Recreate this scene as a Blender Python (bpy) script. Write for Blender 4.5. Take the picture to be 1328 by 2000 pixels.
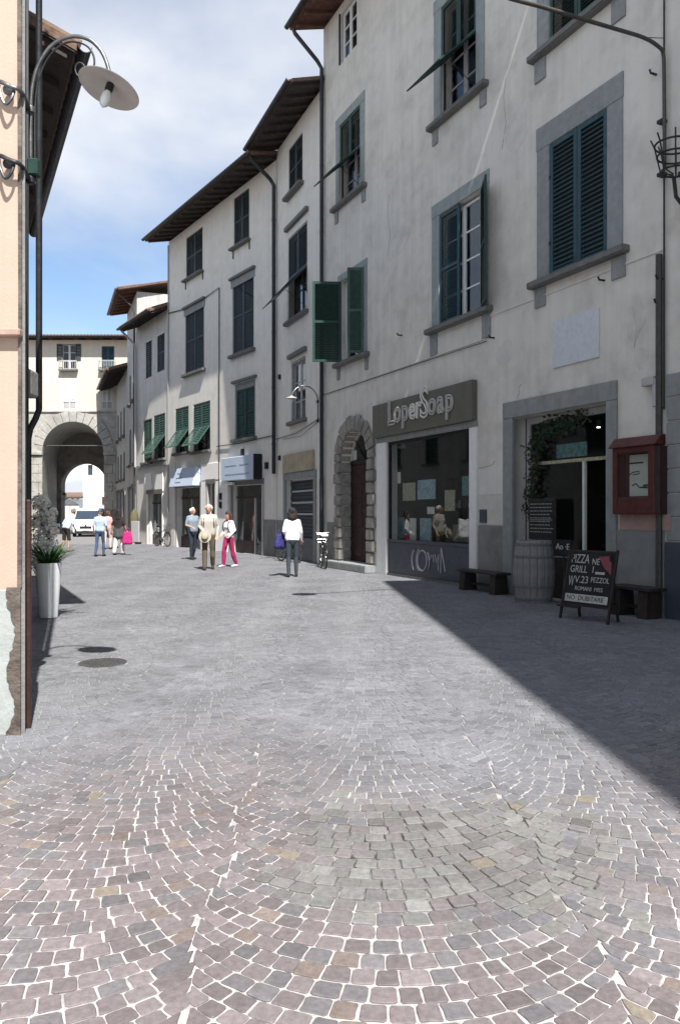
import bpy, bmesh, math, random
from mathutils import Vector, Matrix
import numpy as np
R = math.radians
random.seed(7)
S = bpy.context.scene
for o in list(bpy.data.objects): bpy.data.objects.remove(o)
COL = S.collection
# ---------------------------------------------------------------- camera
FPX, CX, CY, EYE = 1500.0, 664.0, 1000.0, 1.6
cam = bpy.data.cameras.new('camera'); camo = bpy.data.objects.new('camera', cam); COL.objects.link(camo)
cam.sensor_fit = 'VERTICAL'; cam.sensor_height = 36; cam.lens = 36 * FPX / 2000
cam.clip_start = .05; cam.clip_end = 3000
camo.location = (0, 0, EYE); camo.rotation_euler = (R(90), 0, 0)
S.camera = camo
# ---------------------------------------------------------------- sky and sun
SUN_AZ, SUN_EL = 19.0, 55.0
tosun = Vector((math.sin(R(SUN_AZ)) * math.cos(R(SUN_EL)), -math.cos(R(SUN_AZ)) * math.cos(R(SUN_EL)), math.sin(R(SUN_EL))))
W = bpy.data.worlds.new('World'); S.world = W; W.use_nodes = True
nt = W.node_tree; nt.nodes.clear()
def N(t, **k):
    n = nt.nodes.new(t)
    for a, b in k.items(): setattr(n, a, b)
    return n
out = N('ShaderNodeOutputWorld'); bg = N('ShaderNodeBackground'); bg.inputs['Strength'].default_value = .1
sky = N('ShaderNodeTexSky'); sky.sky_type = 'NISHITA'; sky.sun_disc = False
sky.sun_elevation = R(SUN_EL); sky.sun_rotation = R(180 - SUN_AZ); sky.altitude = 100; sky.air_density = 1.0; sky.dust_density = .15; sky.ozone_density = 1.5
tc = N('ShaderNodeTexCoord'); sep = N('ShaderNodeSeparateXYZ'); nt.links.new(tc.outputs['Generated'], sep.inputs[0])
zz = N('ShaderNodeMath', operation='MAXIMUM'); nt.links.new(sep.outputs[2], zz.inputs[0]); zz.inputs[1].default_value = 0
za = N('ShaderNodeMath', operation='ADD'); nt.links.new(zz.outputs[0], za.inputs[0]); za.inputs[1].default_value = .22
dx = N('ShaderNodeMath', operation='DIVIDE'); dy = N('ShaderNodeMath', operation='DIVIDE')
nt.links.new(sep.outputs[0], dx.inputs[0]); nt.links.new(za.outputs[0], dx.inputs[1])
nt.links.new(sep.outputs[1], dy.inputs[0]); nt.links.new(za.outputs[0], dy.inputs[1])
cb = N('ShaderNodeCombineXYZ'); nt.links.new(dx.outputs[0], cb.inputs[0]); nt.links.new(dy.outputs[0], cb.inputs[1])
mp = N('ShaderNodeMapping'); mp.inputs['Location'].default_value = (7.35, 2.5, 0); nt.links.new(cb.outputs[0], mp.inputs[0])
no = N('ShaderNodeTexNoise'); no.inputs['Scale'].default_value = .85; no.inputs['Detail'].default_value = 7; no.inputs['Roughness'].default_value = .52; no.inputs['Distortion'].default_value = .25
nt.links.new(mp.outputs[0], no.inputs['Vector'])
cr = N('ShaderNodeValToRGB'); cr.color_ramp.elements[0].position = .38; cr.color_ramp.elements[1].position = .60
nt.links.new(no.outputs['Fac'], cr.inputs[0])
no2 = N('ShaderNodeTexNoise'); no2.inputs['Scale'].default_value = 1.7; no2.inputs['Detail'].default_value = 5; nt.links.new(mp.outputs[0], no2.inputs['Vector'])
cr2 = N('ShaderNodeValToRGB'); cr2.color_ramp.elements[0].position = .3; cr2.color_ramp.elements[1].position = .7
cr2.color_ramp.elements[0].color = (3.7, 4.0, 4.6, 1); cr2.color_ramp.elements[1].color = (5.2, 5.3, 5.5, 1)
nt.links.new(no2.outputs['Fac'], cr2.inputs[0])
mx = N('ShaderNodeMix', data_type='RGBA'); nt.links.new(cr.outputs[0], mx.inputs['Factor'])
nt.links.new(sky.outputs[0], mx.inputs['A']); nt.links.new(cr2.outputs[0], mx.inputs['B'])
nt.links.new(mx.outputs['Result'], bg.inputs['Color']); nt.links.new(bg.outputs[0], out.inputs[0])
sl = bpy.data.lights.new('sun', 'SUN'); sl.energy = 4.8; sl.angle = R(.5); sl.color = (1, .96, .9)
slo = bpy.data.objects.new('sun', sl); COL.objects.link(slo); slo.location = (10, -20, 40)
slo.rotation_euler = (-tosun).to_track_quat('-Z', 'Y').to_euler()
S.view_settings.view_transform = 'Standard'; S.view_settings.look = 'None'; S.view_settings.gamma = 1
S.view_settings.exposure = 0.95
S.render.engine = 'CYCLES'
# ---------------------------------------------------------------- materials
MATS = {}
def mat(name, col, rough=.8, var=.12, scale=6, bump=.15, bscale=None, spec=.3, metal=0, streak=0, detail=6, mottle=None, blotch=0, emit=None, distort=.0):
    if name in MATS: return MATS[name]
    m = bpy.data.materials.new(name); m.use_nodes = True; t = m.node_tree; p = t.nodes['Principled BSDF']; L = t.links.new
    p.inputs['Roughness'].default_value = rough; p.inputs['Metallic'].default_value = metal; p.inputs['Specular IOR Level'].default_value = spec
    co = t.nodes.new('ShaderNodeTexCoord').outputs['Object']
    def noise(sc, det, vec=None, rg=.55):
        n = t.nodes.new('ShaderNodeTexNoise'); n.inputs['Scale'].default_value = sc; n.inputs['Detail'].default_value = det; n.inputs['Roughness'].default_value = rg
        L(vec or co, n.inputs['Vector']); return n.outputs['Fac']
    def ramp(f, a, b, c0, c1):
        r = t.nodes.new('ShaderNodeMapRange'); r.inputs[1].default_value = a; r.inputs[2].default_value = b; r.inputs[3].default_value = c0; r.inputs[4].default_value = c1
        L(f, r.inputs[0]); return r.outputs[0]
    def mul(c, f):
        v = t.nodes.new('ShaderNodeVectorMath'); v.operation = 'SCALE'; L(c, v.inputs[0]); L(f, v.inputs['Scale']); return v.outputs[0]
    rgb = t.nodes.new('ShaderNodeRGB'); rgb.outputs[0].default_value = (*col, 1); c = rgb.outputs[0]
    if var: c = mul(c, ramp(noise(scale, detail), .3, .7, 1 - var, 1 + var))
    if mottle:
        n = ramp(noise(scale * .22, 5), .45, .66, 0, 1); mx = t.nodes.new('ShaderNodeMix'); mx.data_type = 'RGBA'
        L(n, mx.inputs['Factor']); L(c, mx.inputs['A']); mx.inputs['B'].default_value = (*mottle, 1); c = mx.outputs['Result']
    if blotch: c = mul(c, ramp(noise(1.1, 8, rg=.65), .36, .5, 1 - blotch, 1))
    if streak:
        mp = t.nodes.new('ShaderNodeMapping'); mp.inputs['Scale'].default_value = (5, 5, .22); L(co, mp.inputs[0])
        c = mul(c, ramp(noise(1, 6, mp.outputs[0]), .35, .62, 1 - streak, 1.0 + streak * .25))
    L(c, p.inputs['Base Color'])
    if var: L(ramp(noise(scale * 1.7, 4), .3, .7, max(0, rough - .1), min(1, rough + .1)), p.inputs['Roughness'])
    if bump:
        b = t.nodes.new('ShaderNodeBump'); b.inputs['Strength'].default_value = bump; b.inputs['Distance'].default_value = .02
        L(noise(bscale or scale * 4, 8), b.inputs['Height']); L(b.outputs[0], p.inputs['Normal'])
    if emit: p.inputs['Emission Color'].default_value = (*col, 1); p.inputs['Emission Strength'].default_value = emit
    MATS[name] = m; return m
def glass(name, tint=(.75, .8, .82), refl=1.0):
    if name in MATS: return MATS[name]
    m = bpy.data.materials.new(name); m.use_nodes = True; t = m.node_tree; t.nodes.clear(); L = t.links.new
    o = t.nodes.new('ShaderNodeOutputMaterial'); mix = t.nodes.new('ShaderNodeMixShader'); lw_ = t.nodes.new('ShaderNodeLayerWeight'); lw_.inputs[0].default_value = .5; fr = t.nodes.new('ShaderNodeMath'); fr.operation = 'POWER'; fr.inputs[1].default_value = 3.5; t.links.new(lw_.outputs['Facing'], fr.inputs[0])
    ml = t.nodes.new('ShaderNodeMath'); ml.operation = 'MULTIPLY_ADD'; ml.inputs[1].default_value = .6 * refl; ml.inputs[2].default_value = .03; ml.use_clamp = True
    tr = t.nodes.new('ShaderNodeBsdfTransparent'); tr.inputs[0].default_value = (*tint, 1)
    gl = t.nodes.new('ShaderNodeBsdfGlossy'); gl.inputs['Roughness'].default_value = .02; gl.inputs['Color'].default_value = (.9, .93, .95, 1)
    nz = t.nodes.new('ShaderNodeTexNoise'); nz.inputs['Scale'].default_value = 1.3; bp = t.nodes.new('ShaderNodeBump'); bp.inputs['Strength'].default_value = .04
    L(nz.outputs['Fac'], bp.inputs['Height']); L(bp.outputs[0], gl.inputs['Normal'])
    L(fr.outputs[0], ml.inputs[0]); L(ml.outputs[0], mix.inputs[0]); L(tr.outputs[0], mix.inputs[1]); L(gl.outputs[0], mix.inputs[2]); L(mix.outputs[0], o.inputs[0])
    MATS[name] = m; return m
def attr_mat(name, rough=.75):
    m = bpy.data.materials.new(name); m.use_nodes = True; t = m.node_tree; p = t.nodes['Principled BSDF']; L = t.links.new
    a = t.nodes.new('ShaderNodeAttribute'); a.attribute_name = 'col'
    g = t.nodes.new('ShaderNodeNewGeometry')
    n = t.nodes.new('ShaderNodeTexNoise'); n.inputs['Scale'].default_value = 38; n.inputs['Detail'].default_value = 8; n.inputs['Roughness'].default_value = .65; L(g.outputs['Position'], n.inputs['Vector'])
    n3 = t.nodes.new('ShaderNodeTexNoise'); n3.inputs['Scale'].default_value = 1.1; n3.inputs['Detail'].default_value = 6; L(g.outputs['Position'], n3.inputs['Vector'])
    r = t.nodes.new('ShaderNodeMapRange'); r.inputs[1].default_value = .3; r.inputs[2].default_value = .72; r.inputs[3].default_value = .76; r.inputs[4].default_value = 1.24; L(n.outputs['Fac'], r.inputs[0])
    r3 = t.nodes.new('ShaderNodeMapRange'); r3.inputs[1].default_value = .3; r3.inputs[2].default_value = .7; r3.inputs[3].default_value = .84; r3.inputs[4].default_value = 1.14; L(n3.outputs['Fac'], r3.inputs[0])
    q = t.nodes.new('ShaderNodeMath'); q.operation = 'MULTIPLY'; L(r.outputs[0], q.inputs[0]); L(r3.outputs[0], q.inputs[1])
    v = t.nodes.new('ShaderNodeVectorMath'); v.operation = 'SCALE'; L(a.outputs['Color'], v.inputs[0]); L(q.outputs[0], v.inputs['Scale']); L(v.outputs[0], p.inputs['Base Color'])
    n2 = t.nodes.new('ShaderNodeTexNoise'); n2.inputs['Scale'].default_value = 90; n2.inputs['Detail'].default_value = 6; L(g.outputs['Position'], n2.inputs['Vector'])
    b = t.nodes.new('ShaderNodeBump'); b.inputs['Strength'].default_value = .35; b.inputs['Distance'].default_value = .006; L(n2.outputs['Fac'], b.inputs['Height']); L(b.outputs[0], p.inputs['Normal'])
    p.inputs['Roughness'].default_value = rough; p.inputs['Specular IOR Level'].default_value = .35
    MATS[name] = m; return m
M = mat
M('plaster_grey', (.61, .582, .53), .9, .09, 3, .3, 40, streak=.07, blotch=.14, mottle=(.66, .635, .585))
M('plaster_repair', (.575, .555, .515), .95, .1, 4, .4, 30, blotch=.15)
M('plaster_pale', (.69, .665, .615), .9, .06, 3, .2, 40, streak=.05, blotch=.06)
M('plaster_cool', (.65, .635, .60), .9, .06, 3, .2, 40, streak=.12, blotch=.08)
M('plaster_far', (.55, .54, .52), .9, .10, 3, .2, 40, streak=.22, blotch=.15)
M('plaster_peach', (.47, .36, .29), .9, .05, 3, .15, 50, streak=.06)
M('plaster_cream', (.62, .57, .48), .9, .05, 3, .15, 30, streak=.06)
M('plaster_white', (.82, .81, .79), .9, .05, 3, .15, 30, streak=.06)
M('plaster_ochre', (.46, .44, .41), .9, .08, 3, .15, 30, streak=.15)
M('plinth_grey', (.22, .22, .215), .9, .14, 4, .4, 30, blotch=.25)
M('render_grey', (.36, .38, .37), .9, .10, 4, .3, 30, blotch=.2)
M('patch_cement', (.52, .51, .47), .9, .1, 4, .3, 30)
M('serena', (.25, .265, .265), .85, .12, 9, .3, 60, streak=.12)
M('serena_dark', (.15, .15, .145), .85, .16, 9, .3, 60)
M('surround_green', (.27, .305, .30), .85, .10, 7, .2, 50, streak=.10)
M('rustic_stone', (.30, .285, .255), .9, .22, 10, .6, 40, mottle=(.19, .18, .165))
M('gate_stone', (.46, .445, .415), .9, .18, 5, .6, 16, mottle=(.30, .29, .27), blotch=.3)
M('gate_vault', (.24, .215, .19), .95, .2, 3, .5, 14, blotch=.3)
M('green_paint', (.018, .056, .045), .5, .18, 10, .12, 60, streak=.2)
M('green_dark', (.02, .052, .045), .5, .18, 10, .12, 60, streak=.2)
M('green_pale', (.045, .098, .078), .5, .2, 10, .12, 60, streak=.2)
M('blue_paint', (.028, .072, .09), .5, .2, 10, .12, 60, streak=.2)
M('slate_paint', (.035, .05, .058), .55, .18, 10, .12, 60, streak=.15)
M('dark_wood', (.035, .026, .022), .6, .3, 8, .3, 40, streak=.3)
M('door_wood', (.045, .024, .022), .5, .3, 8, .3, 40, streak=.35)
M('roof_wood', (.055, .045, .04), .8, .3, 6, .3, 30)
M('roof_wood_red', (.13, .065, .05), .8, .3, 6, .3, 30)
M('roof_tile', (.16, .105, .08), .9, .35, 9, .5, 30)
M('white_paint', (.72, .72, .70), .5, .05, 8, .08, 60, streak=.06)
M('frame_grey', (.42, .41, .42), .5, .06, 8, .08, 60, streak=.1)
M('iron_dark', (.03, .03, .032), .5, .25, 20, .2, 80, metal=.4)
M('pipe_dark', (.045, .048, .055), .45, .2, 12, .1, 60, metal=.5, streak=.2)
M('pipe_brown', (.08, .075, .07), .5, .2, 12, .1, 60, metal=.3, streak=.2)
M('galvan', (.16, .165, .17), .4, .25, 15, .1, 60, metal=.8)
M('cable', (.03, .03, .03), .6, 0, bump=0)
M('cable_grey', (.30, .30, .29), .7, 0, bump=0)
M('black_metal', (.015, .015, .016), .4, .2, 15, .1, 60)
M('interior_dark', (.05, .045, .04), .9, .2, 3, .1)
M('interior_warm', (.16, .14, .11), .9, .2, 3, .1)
M('sign_olive', (.125, .118, .098), .6, .08, 8, .08, 60, streak=.08)
M('sign_letter', (.40, .39, .36), .4, .15, 20, .05, 60)
M('sign_letter_bright', (.62, .61, .56), .4, .15, 20, .05, 60)
M('sign_blue', (.46, .54, .66), .5, .05, 5, .03, 60)
M('sign_blue_ink', (.22, .29, .40), .5, .05, 5, .03, 60)
M('sign_tan', (.36, .31, .22), .6, .25, 3, .05, 60)
M('shop_panel', (.055, .065, .085), .35, .15, 5, .05, 40)
M('graffiti', (.42, .42, .42), .7, .3, 20, 0)
M('menu_red', (.085, .022, .019), .5, .25, 10, .15, 50, streak=.2)
M('menu_ledge', (.36, .25, .21), .8, .15, 8, .2, 50)
M('paper', (.62, .61, .56), .7, .06, 8, .05)
M('paper_yellow', (.34, .32, .22), .7, .45, 16, .05)
M('paper_teal', (.12, .24, .25), .7, .5, 16, .05)
M('paper_blue', (.28, .38, .43), .7, .45, 14, .05)
M('plaque', (.55, .585, .62), .35, .08, 14, .03, 60)
M('barrel_wood', (.22, .215, .215), .7, .25, 5, .25, 40, streak=.1)
M('chalk_board', (.015, .015, .016), .6, .3, 10, .05)
M('chalk', (.45, .45, .42), .8, .2, 30, 0)
M('chalk_red', (.22, .06, .07), .8, .2, 30, 0)
M('pot_white', (.74, .77, .79), .3, .04, 5, .02)
M('corner_brown', (.10, .082, .07), .9, .35, 14, .6, 40, mottle=(.20, .17, .15), blotch=.4)
M('soil', (.04, .03, .022), .95, .3, 20, .4)
M('leaf', (.035, .085, .028), .5, .35, 12, .1)
M('leaf_dark', (.022, .04, .02), .6, .4, 12, .1)
M('petal', (.86, .85, .80), .7, .12, 14, .1)
M('stem', (.10, .075, .05), .9, .3, 12, .3)
M('lamp_enamel', (.50, .46, .43), .45, .08, 8, .03)
M('bulb', (.70, .72, .72), .25, .03, 8, 0)
M('lit_bulb', (1, .95, .85), .3, 0, bump=0, emit=6)
M('van_white', (.80, .81, .82), .25, .02, 3, 0, spec=.5)
M('van_dark', (.02, .022, .025), .5, .1, 8, .05)
M('van_glass', (.03, .045, .07), .06, .1, 3, 0, spec=.8)
M('van_lamp', (.5, .52, .55), .15, .1, 20, .1, spec=.8)
M('rubber', (.018, .018, .018), .8, .2, 20, .1)
M('chrome', (.55, .55, .55), .25, .1, 20, 0, metal=1)
M('manhole', (.075, .075, .075), .6, .25, 20, .3, 60, metal=.3)
M('skin', (.50, .30, .22), .6, .08, 12, .05)
M('tarp', (.07, .075, .08), .8, .15, 8, .2)
M('marble', (.60, .59, .57), .5, .1, 6, .05)
G1 = glass('shop_glass', (.90, .92, .92), .9); G2 = glass('window_glass', (.86, .9, .92), 1.0)
def mm(n): return MATS[n]
# ---------------------------------------------------------------- mesh helpers
class MB:
    def __init__(s): s.v = []; s.f = []; s.mi = []; s.c = None
    def add(s, vs, fs, mi=0):
        b = len(s.v); s.v += [tuple(q) for q in vs]; s.f += [tuple(b + i for i in q) for q in fs]; s.mi += [mi] * len(fs); return s
    def box(s, x0, x1, y0, y1, z0, z1, mi=0):
        if x0 > x1: x0, x1 = x1, x0
        if y0 > y1: y0, y1 = y1, y0
        if z0 > z1: z0, z1 = z1, z0
        return s.add([(x0, y0, z0), (x1, y0, z0), (x1, y1, z0), (x0, y1, z0), (x0, y0, z1), (x1, y0, z1), (x1, y1, z1), (x0, y1, z1)],
                     [(0, 3, 2, 1), (4, 5, 6, 7), (0, 1, 5, 4), (1, 2, 6, 5), (2, 3, 7, 6), (3, 0, 4, 7)], mi)
    def prism(s, poly, a0, a1, axis='x', mi=0):   # poly: list of 2D points; axis = extrusion axis
        n = len(poly)
        def P(q, a): return (a, q[0], q[1]) if axis == 'x' else ((q[0], a, q[1]) if axis == 'y' else (q[0], q[1], a))
        vs = [P(q, a0) for q in poly] + [P(q, a1) for q in poly]
        fs = [tuple(range(n)), tuple(range(2 * n - 1, n - 1, -1))] + [(i, i + n, (i + 1) % n + n, (i + 1) % n) for i in range(n)]
        return s.add(vs, fs, mi)
    def tube(s, pts, rad, seg=8, mi=0, caps=True):
        pts = [Vector(p) for p in pts]; n = len(pts)
        rs = rad if isinstance(rad, (list, tuple)) else [rad] * n
        vs = []; up = None
        for i, p in enumerate(pts):
            d = (pts[min(i + 1, n - 1)] - pts[max(i - 1, 0)])
            if d.length < 1e-9: d = Vector((0, 0, 1))
            d.normalize()
            if up is None:
                up = Vector((0, 0, 1)) if abs(d.z) < .9 else Vector((1, 0, 0))
            a = d.cross(up)
            if a.length < 1e-6: a = d.cross(Vector((0, 1, 0)))
            a.normalize(); up = a.cross(d).normalized()
            for k in range(seg):
                t = 2 * math.pi * k / seg; vs.append(p + (a * math.cos(t) + up * math.sin(t)) * rs[i])
        fs = [(i * seg + k, i * seg + (k + 1) % seg, (i + 1) * seg + (k + 1) % seg, (i + 1) * seg + k) for i in range(n - 1) for k in range(seg)]
        if caps: fs += [tuple(range(seg - 1, -1, -1)), tuple(range((n - 1) * seg, n * seg))]
        return s.add(vs, fs, mi)
    def lathe(s, prof, seg=24, c=(0, 0, 0), mi=0, axis='z', caps=True):
        vs = []
        for r, h in prof:
            for k in range(seg):
                t = 2 * math.pi * k / seg; a, b = r * math.cos(t), r * math.sin(t)
                vs.append((c[0] + a, c[1] + b, c[2] + h) if axis == 'z' else ((c[0] + h, c[1] + a, c[2] + b) if axis == 'x' else (c[0] + a, c[1] + h, c[2] + b)))
        n = len(prof)
        fs = [(i * seg + k, i * seg + (k + 1) % seg, (i + 1) * seg + (k + 1) % seg, (i + 1) * seg + k) for i in range(n - 1) for k in range(seg)]
        if caps: fs += [tuple(range(seg - 1, -1, -1)), tuple(range((n - 1) * seg, n * seg))]
        return s.add(vs, fs, mi)
    def torus(s, c, Rr, r, axis='y', seg=28, s2=8, mi=0, a0=0, a1=360):
        pts = []
        full = a1 - a0 >= 360
        for k in range(seg + 1):
            t = R(a0 + (a1 - a0) * k / seg)
            pts.append((c[0] + Rr * math.cos(t), c[1], c[2] + Rr * math.sin(t)) if axis == 'y' else (c[0] + Rr * math.cos(t), c[1] + Rr * math.sin(t), c[2]))
        return s.tube(pts, r, s2, mi, caps=not full)
    def arc_solid(s, cx, zs, r0, r1, y0, y1, a0, a1, n=1, mi=0):
        for k in range(n):
            t0, t1 = R(a0 + (a1 - a0) * k / n), R(a0 + (a1 - a0) * (k + 1) / n)
            q = [(cx + r0 * math.cos(t0), zs + r0 * math.sin(t0)), (cx + r1 * math.cos(t0), zs + r1 * math.sin(t0)),
                 (cx + r1 * math.cos(t1), zs + r1 * math.sin(t1)), (cx + r0 * math.cos(t1), zs + r0 * math.sin(t1))]
            s.prism(q, y0, y1, 'y', mi)
        return s
    def xf(s, mtx):
        s.v = [tuple(mtx @ Vector(p)) for p in s.v]; return s
    def build(s, name, mats, parent=None, bevel=0, smooth=False, loc=None, segs=1):
        if isinstance(mats, (str, bpy.types.Material)): mats = [mats]
        me = bpy.data.meshes.new(name); me.from_pydata(s.v, [], s.f)
        for q in mats: me.materials.append(mm(q) if isinstance(q, str) else q)
        if len(mats) > 1: me.polygons.foreach_set('material_index', s.mi)
        bm = bmesh.new(); bm.from_mesh(me)
        bmesh.ops.recalc_face_normals(bm, faces=bm.faces)
        if bevel:
            bmesh.ops.remove_doubles(bm, verts=bm.verts, dist=1e-5)
            ed = [e for e in bm.edges if len(e.link_faces) == 2 and e.calc_face_angle(0) > .5]
            bmesh.ops.bevel(bm, geom=ed, offset=bevel, segments=segs, affect='EDGES', clamp_overlap=True)
        bm.to_mesh(me); bm.free()
        if smooth:
            me.polygons.foreach_set('use_smooth', [True] * len(me.polygons))
            try: me.set_sharp_from_angle(angle=R(40))
            except Exception: pass
        o = bpy.data.objects.new(name, me); COL.objects.link(o)
        if parent is not None: o.parent = parent
        if loc is not None: o.location = loc
        return o
def tag(o, label=None, cat=None, group=None, kind=None):
    if label: o['label'] = label
    if cat: o['category'] = cat
    if group: o['group'] = group
    if kind: o['kind'] = kind
    return o
def empty(name, loc=(0, 0, 0), rz=0, label=None, cat=None, group=None):
    o = bpy.data.objects.new(name, None); COL.objects.link(o); o.location = loc; o.rotation_euler = (0, 0, rz); o.empty_display_size = .3
    return tag(o, label, cat, group)
def linkcopy(o, parent, loc=None, rot=None):
    c = o.copy(); COL.objects.link(c); c.parent = parent
    if loc is not None: c.location = loc
    if rot is not None: c.rotation_euler = rot
    return c
def box(name, m, par, *a, bevel=0): return MB().box(*a).build(name, m, par, bevel)
def spline(pts, n=5):
    P = [Vector(p) for p in pts]; P = [P[0] * 2 - P[1]] + P + [P[-1] * 2 - P[-2]]; out = []
    for i in range(1, len(P) - 2):
        a, b, c, d = P[i - 1:i + 3]
        for k in range(n):
            t = k / n; out.append(.5 * ((2 * b) + (c - a) * t + (2 * a - 5 * b + 4 * c - d) * t * t + (3 * b - a - 3 * c + d) * t ** 3))
    return out + [P[-2]]
def text_part(s, size, name, m, parent, loc, rot=(R(90), 0, 0), outline=False, ext=.004, sx=1, shear=0, bev=.012, align='CENTER'):
    cu = bpy.data.curves.new(name, 'FONT'); cu.body = s; cu.size = size; cu.align_x = align; cu.align_y = 'CENTER'; cu.shear = shear
    if outline: cu.fill_mode = 'NONE'; cu.bevel_depth = bev; cu.bevel_resolution = 1
    else: cu.extrude = ext
    cu.resolution_u = 3
    ob = bpy.data.objects.new(name, cu); COL.objects.link(ob)
    dg = bpy.context.evaluated_depsgraph_get()
    me = bpy.data.meshes.new_from_object(ob.evaluated_get(dg)); bpy.data.objects.remove(ob)
    me.materials.clear(); me.materials.append(mm(m))
    o = bpy.data.objects.new(name, me); COL.objects.link(o); o.parent = parent; o.location = loc; o.rotation_euler = rot; o.scale = (sx, 1, 1)
    return o
def ground_at(px, py): t = EYE * FPX / (py - CY); return Vector(((px - CX) / FPX * t, t, 0))
def at_depth(px, py, t): return Vector(((px - CX) / FPX * t, t, EYE + (CY - py) / FPX * t))
GZ = .006
# ---------------------------------------------------------------- facades: local x runs to the viewer's right along the wall, -y faces the street
class Fac:
    def __init__(s, ox, oy, adeg):
        s.ox, s.oy, s.a = ox, oy, R(adeg); s.dx, s.dy = math.sin(s.a), -math.cos(s.a); s.rz = math.atan2(s.dy, s.dx)
    @staticmethod
    def far(p, adeg, px):     # facade through p; origin where the ray through column px meets it
        f = Fac(p[0], p[1], adeg); u = f.u(px); return Fac(p[0] + u * f.dx, p[1] + u * f.dy, adeg)
    def u(s, px, w=0):        # w: metres in front of the wall
        k = (px - CX) / FPX; ox = s.ox + w * s.dy; oy = s.oy - w * s.dx
        return (k * oy - ox) / (s.dx - k * s.dy)
    def t(s, px, w=0): return s.oy - w * s.dx + s.u(px, w) * s.dy
    def z(s, px, py, w=0): return EYE + (CY - py) / FPX * s.t(px, w)
    def P(s, u, w=0, z=0): return Vector((s.ox + u * s.dx + w * s.dy, s.oy + u * s.dy - w * s.dx, z))
    def rect(s, x0, x1, ytl, ytr, ybl, ybr):
        return (s.u(x0), s.u(x1), (s.z(x0, ybl) + s.z(x1, ybr)) / 2, (s.z(x0, ytl) + s.z(x1, ytr)) / 2)
def wall(bld, L, H, holes, m, depth=8, reveal=.28, u0=0, name='wall', z0=0):
    us = sorted(set([u0, L] + [v for h in holes for v in h[:2]])); zs = sorted(set([z0, H] + [v for h in holes for v in h[2:4]]))
    mb = MB()
    for i in range(len(us) - 1):
        for j in range(len(zs) - 1):
            cu, cz = (us[i] + us[i + 1]) / 2, (zs[j] + zs[j + 1]) / 2
            if any(h[0] < cu < h[1] and h[2] < cz < h[3] for h in holes): continue
            mb.add([(us[i], 0, zs[j]), (us[i + 1], 0, zs[j]), (us[i + 1], 0, zs[j + 1]), (us[i], 0, zs[j + 1])], [(0, 1, 2, 3)])
    for h in holes:
        a, b, c, d = h[:4]; r = reveal
        mb.add([(a, 0, c), (a, 0, d), (a, r, d), (a, r, c)], [(0, 1, 2, 3)]); mb.add([(b, 0, c), (b, 0, d), (b, r, d), (b, r, c)], [(0, 1, 2, 3)])
        mb.add([(a, 0, d), (b, 0, d), (b, r, d), (a, r, d)], [(0, 1, 2, 3)])
        if c > z0 + .01: mb.add([(a, 0, c), (b, 0, c), (b, r, c), (a, r, c)], [(0, 1, 2, 3)])
    mb.add([(u0, 0, z0), (u0, depth, z0), (u0, depth, H), (u0, 0, H)], [(0, 1, 2, 3)]); mb.add([(L, 0, z0), (L, depth, z0), (L, depth, H), (L, 0, H)], [(0, 1, 2, 3)])
    mb.add([(u0, depth, z0), (L, depth, z0), (L, depth, H), (u0, depth, H)], [(0, 1, 2, 3)]); mb.add([(u0, 0, H), (L, 0, H), (L, depth, H), (u0, depth, H)], [(0, 1, 2, 3)])
    me = bpy.data.meshes.new(name); me.from_pydata(mb.v, [], mb.f); me.materials.append(mm(m))
    bm = bmesh.new(); bm.from_mesh(me); bmesh.ops.remove_doubles(bm, verts=bm.verts, dist=1e-4); bmesh.ops.recalc_face_normals(bm, faces=bm.faces); bm.to_mesh(me); bm.free()
    o = bpy.data.objects.new(name, me); COL.objects.link(o); o.parent = bld; return o
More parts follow.
